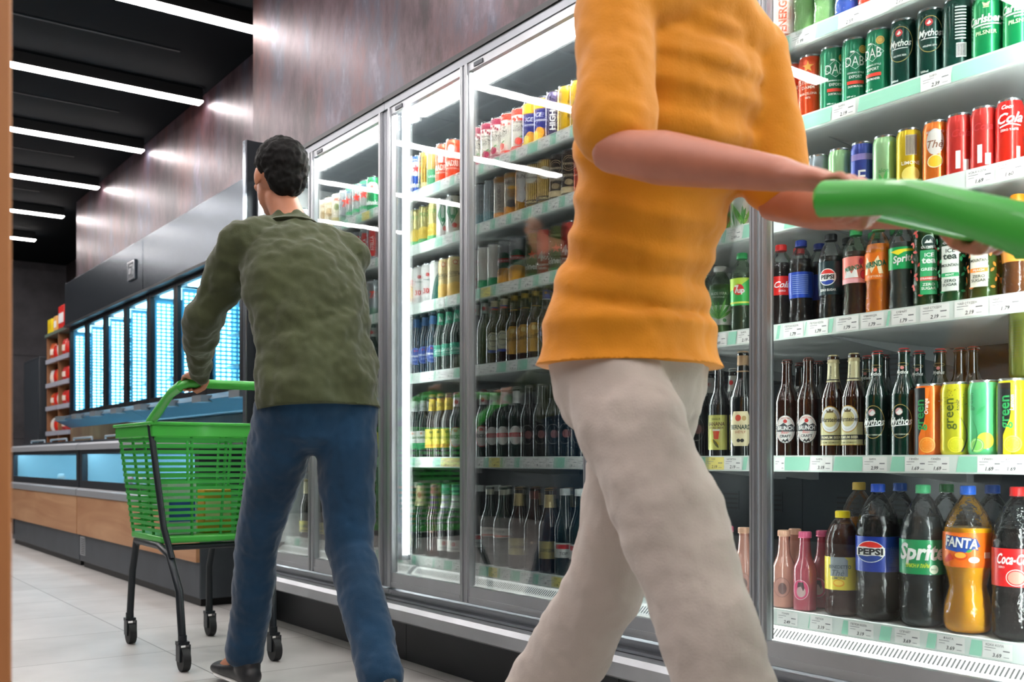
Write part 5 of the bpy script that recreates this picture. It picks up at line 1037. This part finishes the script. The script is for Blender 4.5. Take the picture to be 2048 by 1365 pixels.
# ------------------------------------------------------------------ wheeled shopping carts
CG = paint('3fae3c', .4, coat=.2); CG2 = paint('2f9a3a', .45)
def cart(loc, rotz, label, sc_=1.0):
    r = thing('shopping_cart', (0, 0, 0), label, 'shopping cart', 'green wheeled shopping carts')
    HW = .205
    # handle bar at local y=0, basket from .30 to .78
    h = MB()
    h.tube([(-HW, .02, 1.0), (-HW+.02, .0, 1.015), (HW-.02, .0, 1.015), (HW, .02, 1.0)], .016, seg=12)
    h.build('handle_bar', CG, r)
    for s in (-1, 1):
        a = MB(); a.tube([((s*HW, .012, 1.005), .013, .02), ((s*HW, .12, .985), .013, .018), ((s*(HW+.005), .24, .93), .013, .024), ((s*(HW+.01), .34, .885), .013, .024)], 0, seg=12, side=(1, 0, 0)); a.build('handle_arm', CG, r)
    def wall(z): t = (z-.44)/.45; return (.165+.045*t, .34-.04*t, .72+.06*t)    # half width, rear y, front y
    rim = MB()
    for z0, z1 in ((.835, .89),):
        hw, yr, yf = wall(.87); e = .012
        rim.box(-hw-e, hw+e, yr-e, yr, z0, z1).box(-hw-e, hw+e, yf, yf+e, z0, z1).box(-hw-e, -hw, yr, yf, z0, z1).box(hw, hw+e, yr, yf, z0, z1)
        rim.box(-hw-e-.008, hw+e+.008, yr-e-.008, yr-e, z1-.012, z1).box(-hw-e-.008, hw+e+.008, yf+e, yf+e+.008, z1-.012, z1).box(-hw-e-.008, -hw-e, yr-e, yf+e, z1-.012, z1).box(hw+e, hw+e+.008, yr-e, yf+e, z1-.012, z1)
    b = rim.build('basket', CG, r, bevel=.003)
    s_ = MB(); z = .475
    while z < .83:
        hw, yr, yf = wall(z); e = .007; q = .0115
        s_.box(-hw-e, hw+e, yr-e, yr, z, z+q).box(-hw-e, hw+e, yf, yf+e, z, z+q).box(-hw-e, -hw, yr, yf, z, z+q).box(hw, hw+e, yr, yf, z, z+q)
        z += .023
    s_.build('slats', CG2, b)
    c = MB()
    for sx in (-1, -.33, .33, 1):
        for rear in (0, 1):
            p = []
            for z in (.45, .65, .84):
                hw, yr, yf = wall(z); p.append((sx*hw, yr+.004 if rear else yf-.004, z))
            c.tube(p, .006, seg=6)
    for sy in (.33, .66):
        for sx in (-1, 1):
            c.tube([(sx*(wall(z)[0]-.004), wall(z)[1]+(wall(z)[2]-wall(z)[1])*sy, z) for z in (.45, .84)], .006, seg=6)
    c.build('ribs', CG2, b)
    hw, yr, yf = wall(.45)
    MB().box(-hw-.008, hw+.008, yr-.008, yf+.008, .435, .462).build('tray', CG, r, bevel=.008)
    fr = MB(); GR = paint('22282d', .4, .3)
    for s in (-1, 1):
        fr.tube([(s*.17, .10, .10), (s*.175, .12, .28), (s*.178, .22, .40), (s*.17, .36, .425), (s*.16, .70, .425), (s*.16, .76, .30), (s*.165, .78, .10)], .014)
        fr.tube([(s*.215, .33, .88), (s*.21, .27, .70), (s*.19, .25, .50), (s*.175, .20, .39)], .012)
    for y in (.36, .68): fr.tube([(-.165, y, .418), (.165, y, .418)], .012)
    fr.build('frame', GR, r)
    for s in (-1, 1):
        for y in (.10, .78):
            x = s*(.17 if y < .5 else .165)
            cst = MB().tube([(x, y, .10), (x, y, .125)], .016)
            cst.box(x-.02, x+.02, y-.018, y+.018, .092, .104).box(x-.020, x-.015, y-.03, y+.012, .035, .095).box(x+.015, x+.020, y-.03, y+.012, .035, .095)
            co = cst.build('castor', GR, r)
            wv = MB().tube([(x-.0135, y-.015, .042), (x-.010, y-.015, .042), (x+.010, y-.015, .042), (x+.0135, y-.015, .042)], .0415, seg=24, cap=True)
            wv.build('wheel', RUBBER, co)
    r.location = loc; r.rotation_euler = (0, 0, rotz); r.scale = (sc_, sc_, sc_)
    return r
CART1 = (1.36, 3.57)
cart((CART1[0], CART1[1], 0.0005), 0, 'green slatted shopping cart pushed by the person in olive shirt')
CART2 = (1.20, .775)
c2_ = cart((CART2[0], CART2[1], 0.0005), math.pi, 'green cart handle held by the person in mustard top, right edge', 1.045)
for i, (dx, dy, c, c2, l) in enumerate(((-.08, .42, 'e8e8ea', '3a5ac0', 'white and blue carton in the green cart, nearest the handle'), (.07, .45, 'd8a030', 'f0e0b0', 'amber packet in the green cart, right of the white carton'), (-.02, .60, 'c03838', 'f0f0f0', 'red packet in the green cart, at its front'))):
    o = MB().box(-.055, .055, -.04, .04, 0, .20-.03*i).build('grocery_pack', [paint(c, .4)], origin=(0, 0, 0), bevel=.004)
    MB().box(-.05, .05, -.0415, -.04, .05, .13).build('label', paint(c2, .4), o)
    o.location = (CART1[0]+dx, CART1[1]+dy, .4635); tag(o, l, 'grocery pack', 'groceries in the cart')
# ------------------------------------------------------------------ people
V = Vector
def blob(name, parent, mats, fill, voxel=.007, smooth=6, disp=None, cuts=()):
    m = MB(); fill(m)
    bmesh.ops.recalc_face_normals(m.bm, faces=m.bm.faces[:])
    me = bpy.data.meshes.new('tmp'); m.bm.to_mesh(me); m.bm.free()
    ob = bpy.data.objects.new('tmp', me); COL.objects.link(ob)
    rm = ob.modifiers.new('r', 'REMESH'); rm.mode = 'VOXEL'; rm.voxel_size = voxel; rm.use_smooth_shade = True
    sm = ob.modifiers.new('s', 'SMOOTH'); sm.factor = .5; sm.iterations = smooth
    for k, (sc_, st) in enumerate(disp or []):
        tx = bpy.data.textures.new('folds', 'CLOUDS'); tx.noise_scale = sc_; tx.noise_depth = 2
        d = ob.modifiers.new('d%d' % k, 'DISPLACE'); d.texture = tx; d.strength = st; d.mid_level = .5; d.texture_coords = 'LOCAL'
    bpy.context.view_layer.update()
    dg = bpy.context.evaluated_depsgraph_get()
    m2 = bpy.data.meshes.new_from_object(ob.evaluated_get(dg)); m2.name = name
    bpy.data.objects.remove(ob); bpy.data.meshes.remove(me)
    if cuts:
        b = bmesh.new(); b.from_mesh(m2)
        for co, no in cuts:      # everything on the side of no is cut away, the hem closed
            g = bmesh.ops.bisect_plane(b, geom=b.verts[:]+b.edges[:]+b.faces[:], plane_co=co, plane_no=no, clear_outer=True)
            ed = [e for e in g['geom_cut'] if isinstance(e, bmesh.types.BMEdge)]
            bmesh.ops.holes_fill(b, edges=ed, sides=0)
        b.to_mesh(m2); b.free()
    m2.transform(Matrix.Translation(-wloc(parent)))
    m2.materials.clear()
    for q in mats: m2.materials.append(q)
    m2.polygons.foreach_set('use_smooth', [True]*len(m2.polygons))
    o = bpy.data.objects.new(name, m2); COL.objects.link(o); o.parent = parent
    return o
def lerp(a, b, t): return V(a)+(V(b)-V(a))*t
def caps(m, pts, side=None, seg=20):
    """tapered limb with rounded ends"""
    P_ = [(V(c), a, b) for c, a, b in pts]
    d0 = (P_[0][0]-P_[1][0]).normalized(); d1 = (P_[-1][0]-P_[-2][0]).normalized()
    f = []
    c, a, b = P_[0]
    for t in (.98, .8, .5): f.append((c+d0*(min(a, b)*t), a*math.sqrt(1-t*t)+.0005, b*math.sqrt(1-t*t)+.0005))
    f += P_
    c, a, b = P_[-1]
    for t in (.5, .8, .98): f.append((c+d1*(min(a, b)*t), a*math.sqrt(1-t*t)+.0005, b*math.sqrt(1-t*t)+.0005))
    m.tube(f, 0, seg=seg, side=side)
def hand(m, wrist, bar, fwd, side):
    """fingers closed over a bar that runs along x; fwd: travel direction (+1/-1 along y); side: -1 thumb on the +x side"""
    w_ = V(wrist); b = V(bar)
    palm = lerp(w_, b, .62)+V((0, 0, .012))
    caps(m, [(w_, .026, .020), (lerp(w_, palm, .6), .034, .016), (palm+V((0, 0, .0)), .040, .014)], side=(1, 0, 0))
    for k, (dx, L_) in enumerate(((-.030, .92), (-.010, 1.0), (.010, .97), (.030, .8))):
        x = dx*side; c = b+V((x, 0, 0)); R_ = .026*L_**.3
        pts = [palm+V((x*.9, 0, .004))]
        for ang in (115, 70, 20, -30, -85, -125):
            if ang == -125 and k in (0, 3): continue
            a = math.radians(ang); pts.append(c+V((0, fwd*R_*math.cos(a), R_*math.sin(a))))
        caps(m, [(p, .0092-.0005*i, .0088-.0005*i) for i, p in enumerate(pts)], seg=10)
    # thumb leaves the side of the palm near its base and closes under the bar
    t0 = lerp(w_, palm, .55)+V((.026*side, 0, -.004))
    caps(m, [(t0, .013, .012), (t0+V((.016*side, fwd*.018, -.016)), .0115, .011), (b+V((.028*side, -fwd*.022, -.016)), .0105, .0095), (b+V((.014*side, fwd*.006, -.028)), .009, .0085)], seg=10)
def figure(label, base, J, side, fwd, skin, build_shirt, build_trousers, hairf, bars):
    r = thing('person', base, label, 'person')
    sk = paint(skin, .5, var=.06, bscale=30)
    s = V(side)
    def body(m):
        h = V(J['head']); up = V((0, 0, 1)); f = V((0, fwd, 0))
        caps(m, [(J['pelvis'], .13, .088), (J['waist'], .122, .085), (J['chest'], .145, .098), (J['yoke'], .13, .07), (V(J['neck'])-V((0, 0, .03)), .07, .055)], side=side, seg=28)
        caps(m, [(V(J['neck'])-V((0, 0, .06)), .058, .056), (J['neck'], .052, .052), (h-up*.06-f*.012, .050, .052)], side=side)
        m.ball(h+up*.022-f*.012, .074, .094, .088, seg=24)                 # skull
        m.ball(h+f*.022-up*.035, .058, .068, .078, seg=20)                # face
        m.ball(h+f*.048-up*.092, .030, .030, .022, seg=14)                # chin
        m.ball(h+f*.085+up*.018, .046, .014, .012, seg=12)                # brow
        caps(m, [(h+f*.088+up*.008, .009, .008), (h+f*.104-up*.022, .012, .011), (h+f*.096-up*.032, .013, .010)], seg=10)   # nose
        for q in (-1, 1):
            m.ball(h+f*.074-up*.018+V((q*.036, 0, 0)), .018, .014, .016, seg=10)      # cheek
            m.ball(h+V((q*.076, 0, 0))-up*.008-f*.008, .008, .017, .029, seg=12)       # ear
            m.ball(h+f*.092-up*.062+V((q*.007, 0, 0)), .016, .008, .007, seg=10)        # lips
        for L_ in ('l', 'r'):
            caps(m, [(J['sh'+L_], .052, .052), (lerp(J['sh'+L_], J['el'+L_], .45), .046, .046), (J['el'+L_], .038, .038), (lerp(J['el'+L_], J['wr'+L_], .3), .040, .038), (J['wr'+L_], .026, .022)], side=side)
            hand(m, J['wr'+L_], J['ha'+L_], fwd, J['th'+L_])
            caps(m, [(lerp(J['hp'+L_], J['kn'+L_], .14), .062, .066), (lerp(J['hp'+L_], J['kn'+L_], .5), .064, .068), (J['kn'+L_], .052, .055), (lerp(J['kn'+L_], J['an'+L_], .3), .050, .056), (J['an'+L_], .034, .038)], side=side)
            caps(m, [(J['an'+L_], .034, .036), (lerp(J['an'+L_], J['to'+L_], .6), .036, .030), (J['to'+L_], .034, .020)], side=side)
    bo = blob('body', r, [sk], body, .0055, 4)
    h = V(J['head']); f = V((0, fwd, 0)); up = V((0, 0, 1))
    for q in (-1, 1):
        e = MB().ball(h+f*.079+up*.002+V((q*.031, 0, 0)), .0125, .012, .0115).build('eye', paint('e8e6e2', .15, coat=1), bo)
        MB().ball(h+f*.0893+up*.002+V((q*.031, 0, 0)), .0052, .002, .0052).build('iris', paint('33221a', .2), e)
        MB().tube([(h+f*.098+up*.022+V((q*.014, 0, 0))), (h+f*.099+up*.027+V((q*.032, 0, 0))), (h+f*.085+up*.022+V((q*.048, 0, 0)))], .0035, seg=6).build('eyebrow', paint('1c1614', .8), bo)
    MB().tube([(h+f*.099-up*.062+V((-.02, -fwd*.008, 0))), (h+f*.101-up*.062), (h+f*.099-up*.062+V((.02, -fwd*.008, 0)))], .0035, seg=8).build('mouth', paint('9a5a50', .5), bo)
    hairf(r, h, f, up)
    build_shirt(r, J, side); build_trousers(r, J, side)
    for L_ in ('l', 'r'):
        a, t = V(J['an'+L_]), V(J['to'+L_]); d = (t-a); heel = V(J['he'+L_])
        def sh(m):
            caps(m, [(heel+V((0, 0, .035)), .036, .034), (lerp(heel, t, .35)+V((0, 0, .036)), .038, .038), (lerp(heel, t, .7)+V((0, 0, .024)), .046, .028), (t+V((0, 0, .016)), .044, .022)], side=side)
            caps(m, [(a+V((0, 0, .02)), .044, .046), (lerp(a, heel, .5)+V((0, 0, .01)), .042, .046)], side=side)
        so = blob('shoe', r, [paint(J['shoe'], .5, coat=.2)], sh, .006, 3)
        MB().tube([(heel+V((0, 0, .004)), .036, .010), (lerp(heel, t, .4)+V((0, 0, .004)), .038, .010), (lerp(heel, t, .8)+V((0, 0, .002)), .047, .010), (t+V((0, 0, .002))+(t-heel).normalized()*.02, .030, .009)], 0, side=side, seg=16).build('sole', paint(J['sole'], .6), so)
    return r
def cloth(name, c, var=.12, rough=.85):
    m, nt, b = newmat(name); N = nt.nodes.new; L = nt.links.new
    tc = N('ShaderNodeTexCoord'); n = N('ShaderNodeTexNoise'); n.inputs['Scale'].default_value = 260; n.inputs['Detail'].default_value = 2
    n2 = N('ShaderNodeTexNoise'); n2.inputs['Scale'].default_value = 6; n2.inputs['Detail'].default_value = 5
    L(tc.outputs['Object'], n.inputs['Vector']); L(tc.outputs['Object'], n2.inputs['Vector'])
    r = N('ShaderNodeValToRGB'); r.color_ramp.elements[0].position = .3; r.color_ramp.elements[1].position = .7
    k = lin(c); r.color_ramp.elements[0].color = tuple(x*(1-var) for x in k[:3])+(1,); r.color_ramp.elements[1].color = tuple(min(1, x*(1+var)) for x in k[:3])+(1,)
    L(n2.outputs['Fac'], r.inputs['Fac']); L(r.outputs[0], b.inputs['Base Color'])
    bp = N('ShaderNodeBump'); bp.inputs['Strength'].default_value = .25; bp.inputs['Distance'].default_value = .002
    L(n.outputs['Fac'], bp.inputs['Height']); L(bp.outputs[0], b.inputs['Normal'])
    b.inputs['Roughness'].default_value = rough; b.inputs['Sheen Weight'].default_value = .2; b.inputs['Specular IOR Level'].default_value = .25
    return m
def sleeve(m, A, B, C_, r0, r1, r2, wr=5):
    """upper arm A-B, forearm B-C with rolls of cloth"""
    pts = []
    n = 16
    for i in range(n+1):
        t = i/n
        p = lerp(A, B, t*2) if t < .5 else lerp(B, C_, t*2-1)
        rr_ = (r0+(r1-r0)*t*2) if t < .5 else (r1+(r2-r1)*(t*2-1))
        rr_ += .0035*math.sin(i*2.1+wr)*(1 if .3 < t < .8 else .4)
        pts.append((p, rr_, rr_))
    caps(m, pts, side=(1, 0, 0))

# person in olive shirt, walking away behind the cart
hb = V((CART1[0], CART1[1], 1.015))
J1 = dict(pelvis=(1.335, 2.86, .95), waist=(1.335, 2.88, 1.08), chest=(1.335, 2.95, 1.27), yoke=(1.335, 3.01, 1.41), neck=(1.33, 3.055, 1.50), head=(1.315, 3.11, 1.645),
          shl=(1.165, 3.03, 1.415), ell=(1.095, 3.20, 1.17), wrl=(1.180, 3.475, 1.045), hal=(1.195, hb.y, hb.z), thl=1,
          shr=(1.505, 3.0, 1.405), elr=(1.56, 3.16, 1.16), wrr=(1.53, 3.475, 1.045), har=(1.515, hb.y, hb.z), thr=-1,
          hpl=(1.25, 2.87, .92), knl=(1.245, 3.10, .51), anl=(1.265, 3.27, .105), tol=(1.25, 3.44, .03), hel=(1.268, 3.225, .012),
          hpr=(1.415, 2.85, .92), knr=(1.40, 2.78, .49), anr=(1.355, 2.50, .14), tor=(1.36, 2.63, .012), her=(1.352, 2.44, .065), shoe='1c1e22', sole='d8d8d4')
OLIVE = cloth('olive_cotton', '3f452b')
def shirt1(r, J, side):
    def f(m):
        caps(m, [(V(J['pelvis'])-V((0, 0, .12)), .196, .148), (V(J['pelvis'])+V((0, 0, .02)), .194, .144), (J['waist'], .178, .132), (lerp(J['waist'], J['chest'], .5), .185, .132), (J['chest'], .198, .138), (lerp(J['chest'], J['yoke'], .6), .195, .118), (J['yoke'], .170, .095), (V(J['neck'])-V((0, 0, .035)), .085, .07)], side=side, seg=36)
        nb = V(J['neck'])-V((0, 0, .045))
        for L_ in ('l', 'r'): caps(m, [(nb, .07, .06), (lerp(nb, J['sh'+L_], .5)+V((0, 0, .006)), .075, .066), (V(J['sh'+L_])-V((0, 0, .008)), .068, .066)], side=(0, 1, 0))
        sleeve(m, J['shl'], J['ell'], J['wrl'], .068, .056, .040); sleeve(m, J['shr'], J['elr'], J['wrr'], .068, .056, .040, 2)
    s = blob('shirt', r, [OLIVE], f, .007, 10, [(.10, .040), (.04, .010)], cuts=[((0, 2.88, .895), (0, -.12, -1))])
    m = MB(); n = V(J['neck'])
    m.tube([(n+V((.068*math.cos(a), .062*math.sin(a)-.004, -.015+.012*math.sin(-a))), .008, .022) for a in [2*math.pi*k/20 for k in range(21)]], 0, seg=8, side=(0, 0, 1), cap=False)
    m.build('collar', OLIVE, s)
DENIM = cloth('blue_denim', '11344f', .25)
def trousers1(r, J, side):
    def f(m):
        caps(m, [(V(J['pelvis'])+V((0, 0, .05)), .165, .118), (V(J['pelvis'])-V((0, 0, .03)), .172, .125), (V(J['pelvis'])-V((0, 0, .08)), .160, .11)], side=side, seg=28)
        for L_ in ('l', 'r'):
            k = V(J['kn'+L_]); a = V(J['an'+L_]); h = V(J['hp'+L_])
            caps(m, [(h, .098, .108), (lerp(h, k, .3), .094, .102), (lerp(h, k, .7), .078, .086), (k, .071, .078), (lerp(k, a, .1), .066, .074), (lerp(k, a, .4), .066, .074), (lerp(k, a, .8), .060, .066), (lerp(k, a, .95), .062, .068)], side=side)
    blob('jeans', r, [DENIM], f, .007, 4, [(.09, .016), (.03, .006)])
def hair1(r, h, f, up):
    def g(m):
        m.ball(h+up*.042-f*.028, .083, .094, .082, seg=24); m.ball(h+up*.0-f*.062, .070, .050, .075, seg=20); m.ball(h+up*.083+f*.02, .055, .065, .035, seg=16)
    blob('hair', r, [paint('0b0908', .7, spec=.2, var=.3, bscale=120)], g, .005, 2, [(.018, .014)])
figure('person in olive shirt and blue jeans walking away pushing a green cart', (1.33, 2.88, 0), J1, (1, 0, 0), 1, 'b87a5c', shirt1, trousers1, hair1, None)

# person in mustard top, walking toward the camera side behind a second cart
hb = V((CART2[0], CART2[1], 1.015*1.045))
J2 = dict(pelvis=(1.20, 1.37, .97), waist=(1.20, 1.345, 1.10), chest=(1.20, 1.28, 1.30), yoke=(1.20, 1.235, 1.45), neck=(1.20, 1.205, 1.545), head=(1.20, 1.155, 1.69),
          shl=(1.350, 1.225, 1.455), ell=(1.375, 1.165, 1.185), wrl=(1.355, .868, 1.105), hal=(1.345, hb.y, hb.z), thl=-1,
          shr=(1.035, 1.225, 1.455), elr=(.985, 1.14, 1.20), wrr=(1.045, .868, 1.112), har=(1.055, hb.y, hb.z), thr=1,
          hpl=(1.275, 1.37, .94), knl=(1.255, 1.50, .51), anl=(1.26, 1.80, .14), tol=(1.26, 1.66, .012), hel=(1.26, 1.86, .065),
          hpr=(1.125, 1.36, .94), knr=(1.13, 1.12, .51), anr=(1.13, 1.00, .105), tor=(1.13, .85, .02), her=(1.13, 1.045, .012), shoe='d8d4cc', sole='f0f0ee')
for k_ in list(J2):
    if isinstance(J2[k_], tuple) and k_[:2] not in ('wr', 'ha'): J2[k_] = (J2[k_][0]+(.02 if k_[:2] == 'el' else .04),)+J2[k_][1:]
MUST = cloth('mustard_jersey', 'd98a1c', .12)
def shirt2(r, J, side):
    def f(m):
        P_ = [(V(J['pelvis'])-V((0, 0, .09)), .182, .150), (V(J['pelvis'])+V((0, 0, .04)), .160, .124), (J['waist'], .136, .104), (lerp(J['waist'], J['chest'], .5), .150, .112), (J['chest'], .180, .136), (lerp(J['chest'], J['yoke'], .6), .182, .120), (J['yoke'], .160, .100), (V(J['neck'])-V((0, 0, .045)), .085, .07)]
        out = []
        for (a, ra, rb), (b, sa, sb) in zip(P_, P_[1:]):      # soft horizontal folds
            for q in range(5):
                t = q/5; w_ = .0065*math.sin(len(out)*1.9)
                out.append((lerp(a, b, t), ra+(sa-ra)*t+w_, rb+(sb-rb)*t+w_))
        out.append((V(P_[-1][0]), P_[-1][1], P_[-1][2]))
        caps(m, out, side=side, seg=36)
        for L_ in ('l', 'r'):
            A, B = V(J['sh'+L_]), V(J['el'+L_])
            caps(m, [(A, .066, .064), (lerp(A, B, .4), .062, .060), (lerp(A, B, .85), .062, .060)], side=side)
            nb = V(J['neck'])-V((0, 0, .05)); caps(m, [(nb, .066, .056), (lerp(nb, A, .5)+V((0, 0, .006)), .070, .062), (A-V((0, 0, .008)), .064, .062)], side=(0, 1, 0))
    blob('top', r, [MUST], f, .006, 8, [(.09, .016)], cuts=[((0, 0, .915), (0, 0, -1))])
BEIGE = cloth('pale_linen', 'bdb1a8', .08)
def trousers2(r, J, side):
    def f(m):
        caps(m, [(V(J['pelvis'])+V((0, 0, .04)), .150, .110), (V(J['pelvis'])-V((0, 0, .04)), .158, .120), (V(J['pelvis'])-V((0, 0, .09)), .152, .11)], side=side, seg=28)
        for L_ in ('l', 'r'):
            k = V(J['kn'+L_]); a = V(J['an'+L_]); h = V(J['hp'+L_])
            caps(m, [(lerp(h, k, .1), .078, .086), (lerp(h, k, .35), .088, .098), (lerp(h, k, .75), .078, .086), (k, .072, .080), (lerp(k, a, .4), .074, .082), (lerp(k, a, .95), .080, .088)], side=side)
    blob('trousers', r, [BEIGE], f, .007, 4, [(.12, .024), (.05, .008)])
def hair2(r, h, f, up):
    def g(m):
        m.ball(h+up*.040-f*.026, .085, .097, .084, seg=24)
        caps(m, [(h-f*.06+up*.02, .075, .045), (h-f*.075-up*.08, .07, .04), (h-f*.085-up*.17, .055, .03)], side=(1, 0, 0))
    blob('hair', r, [paint('2a1c14', .55, var=.3, bscale=120)], g, .005, 2, [(.02, .012)])
figure('person in mustard top and pale trousers striding toward the right edge', (1.2, 1.35, 0), J2, (1, 0, 0), -1, 'b8735a', shirt2, trousers2, hair2, None)
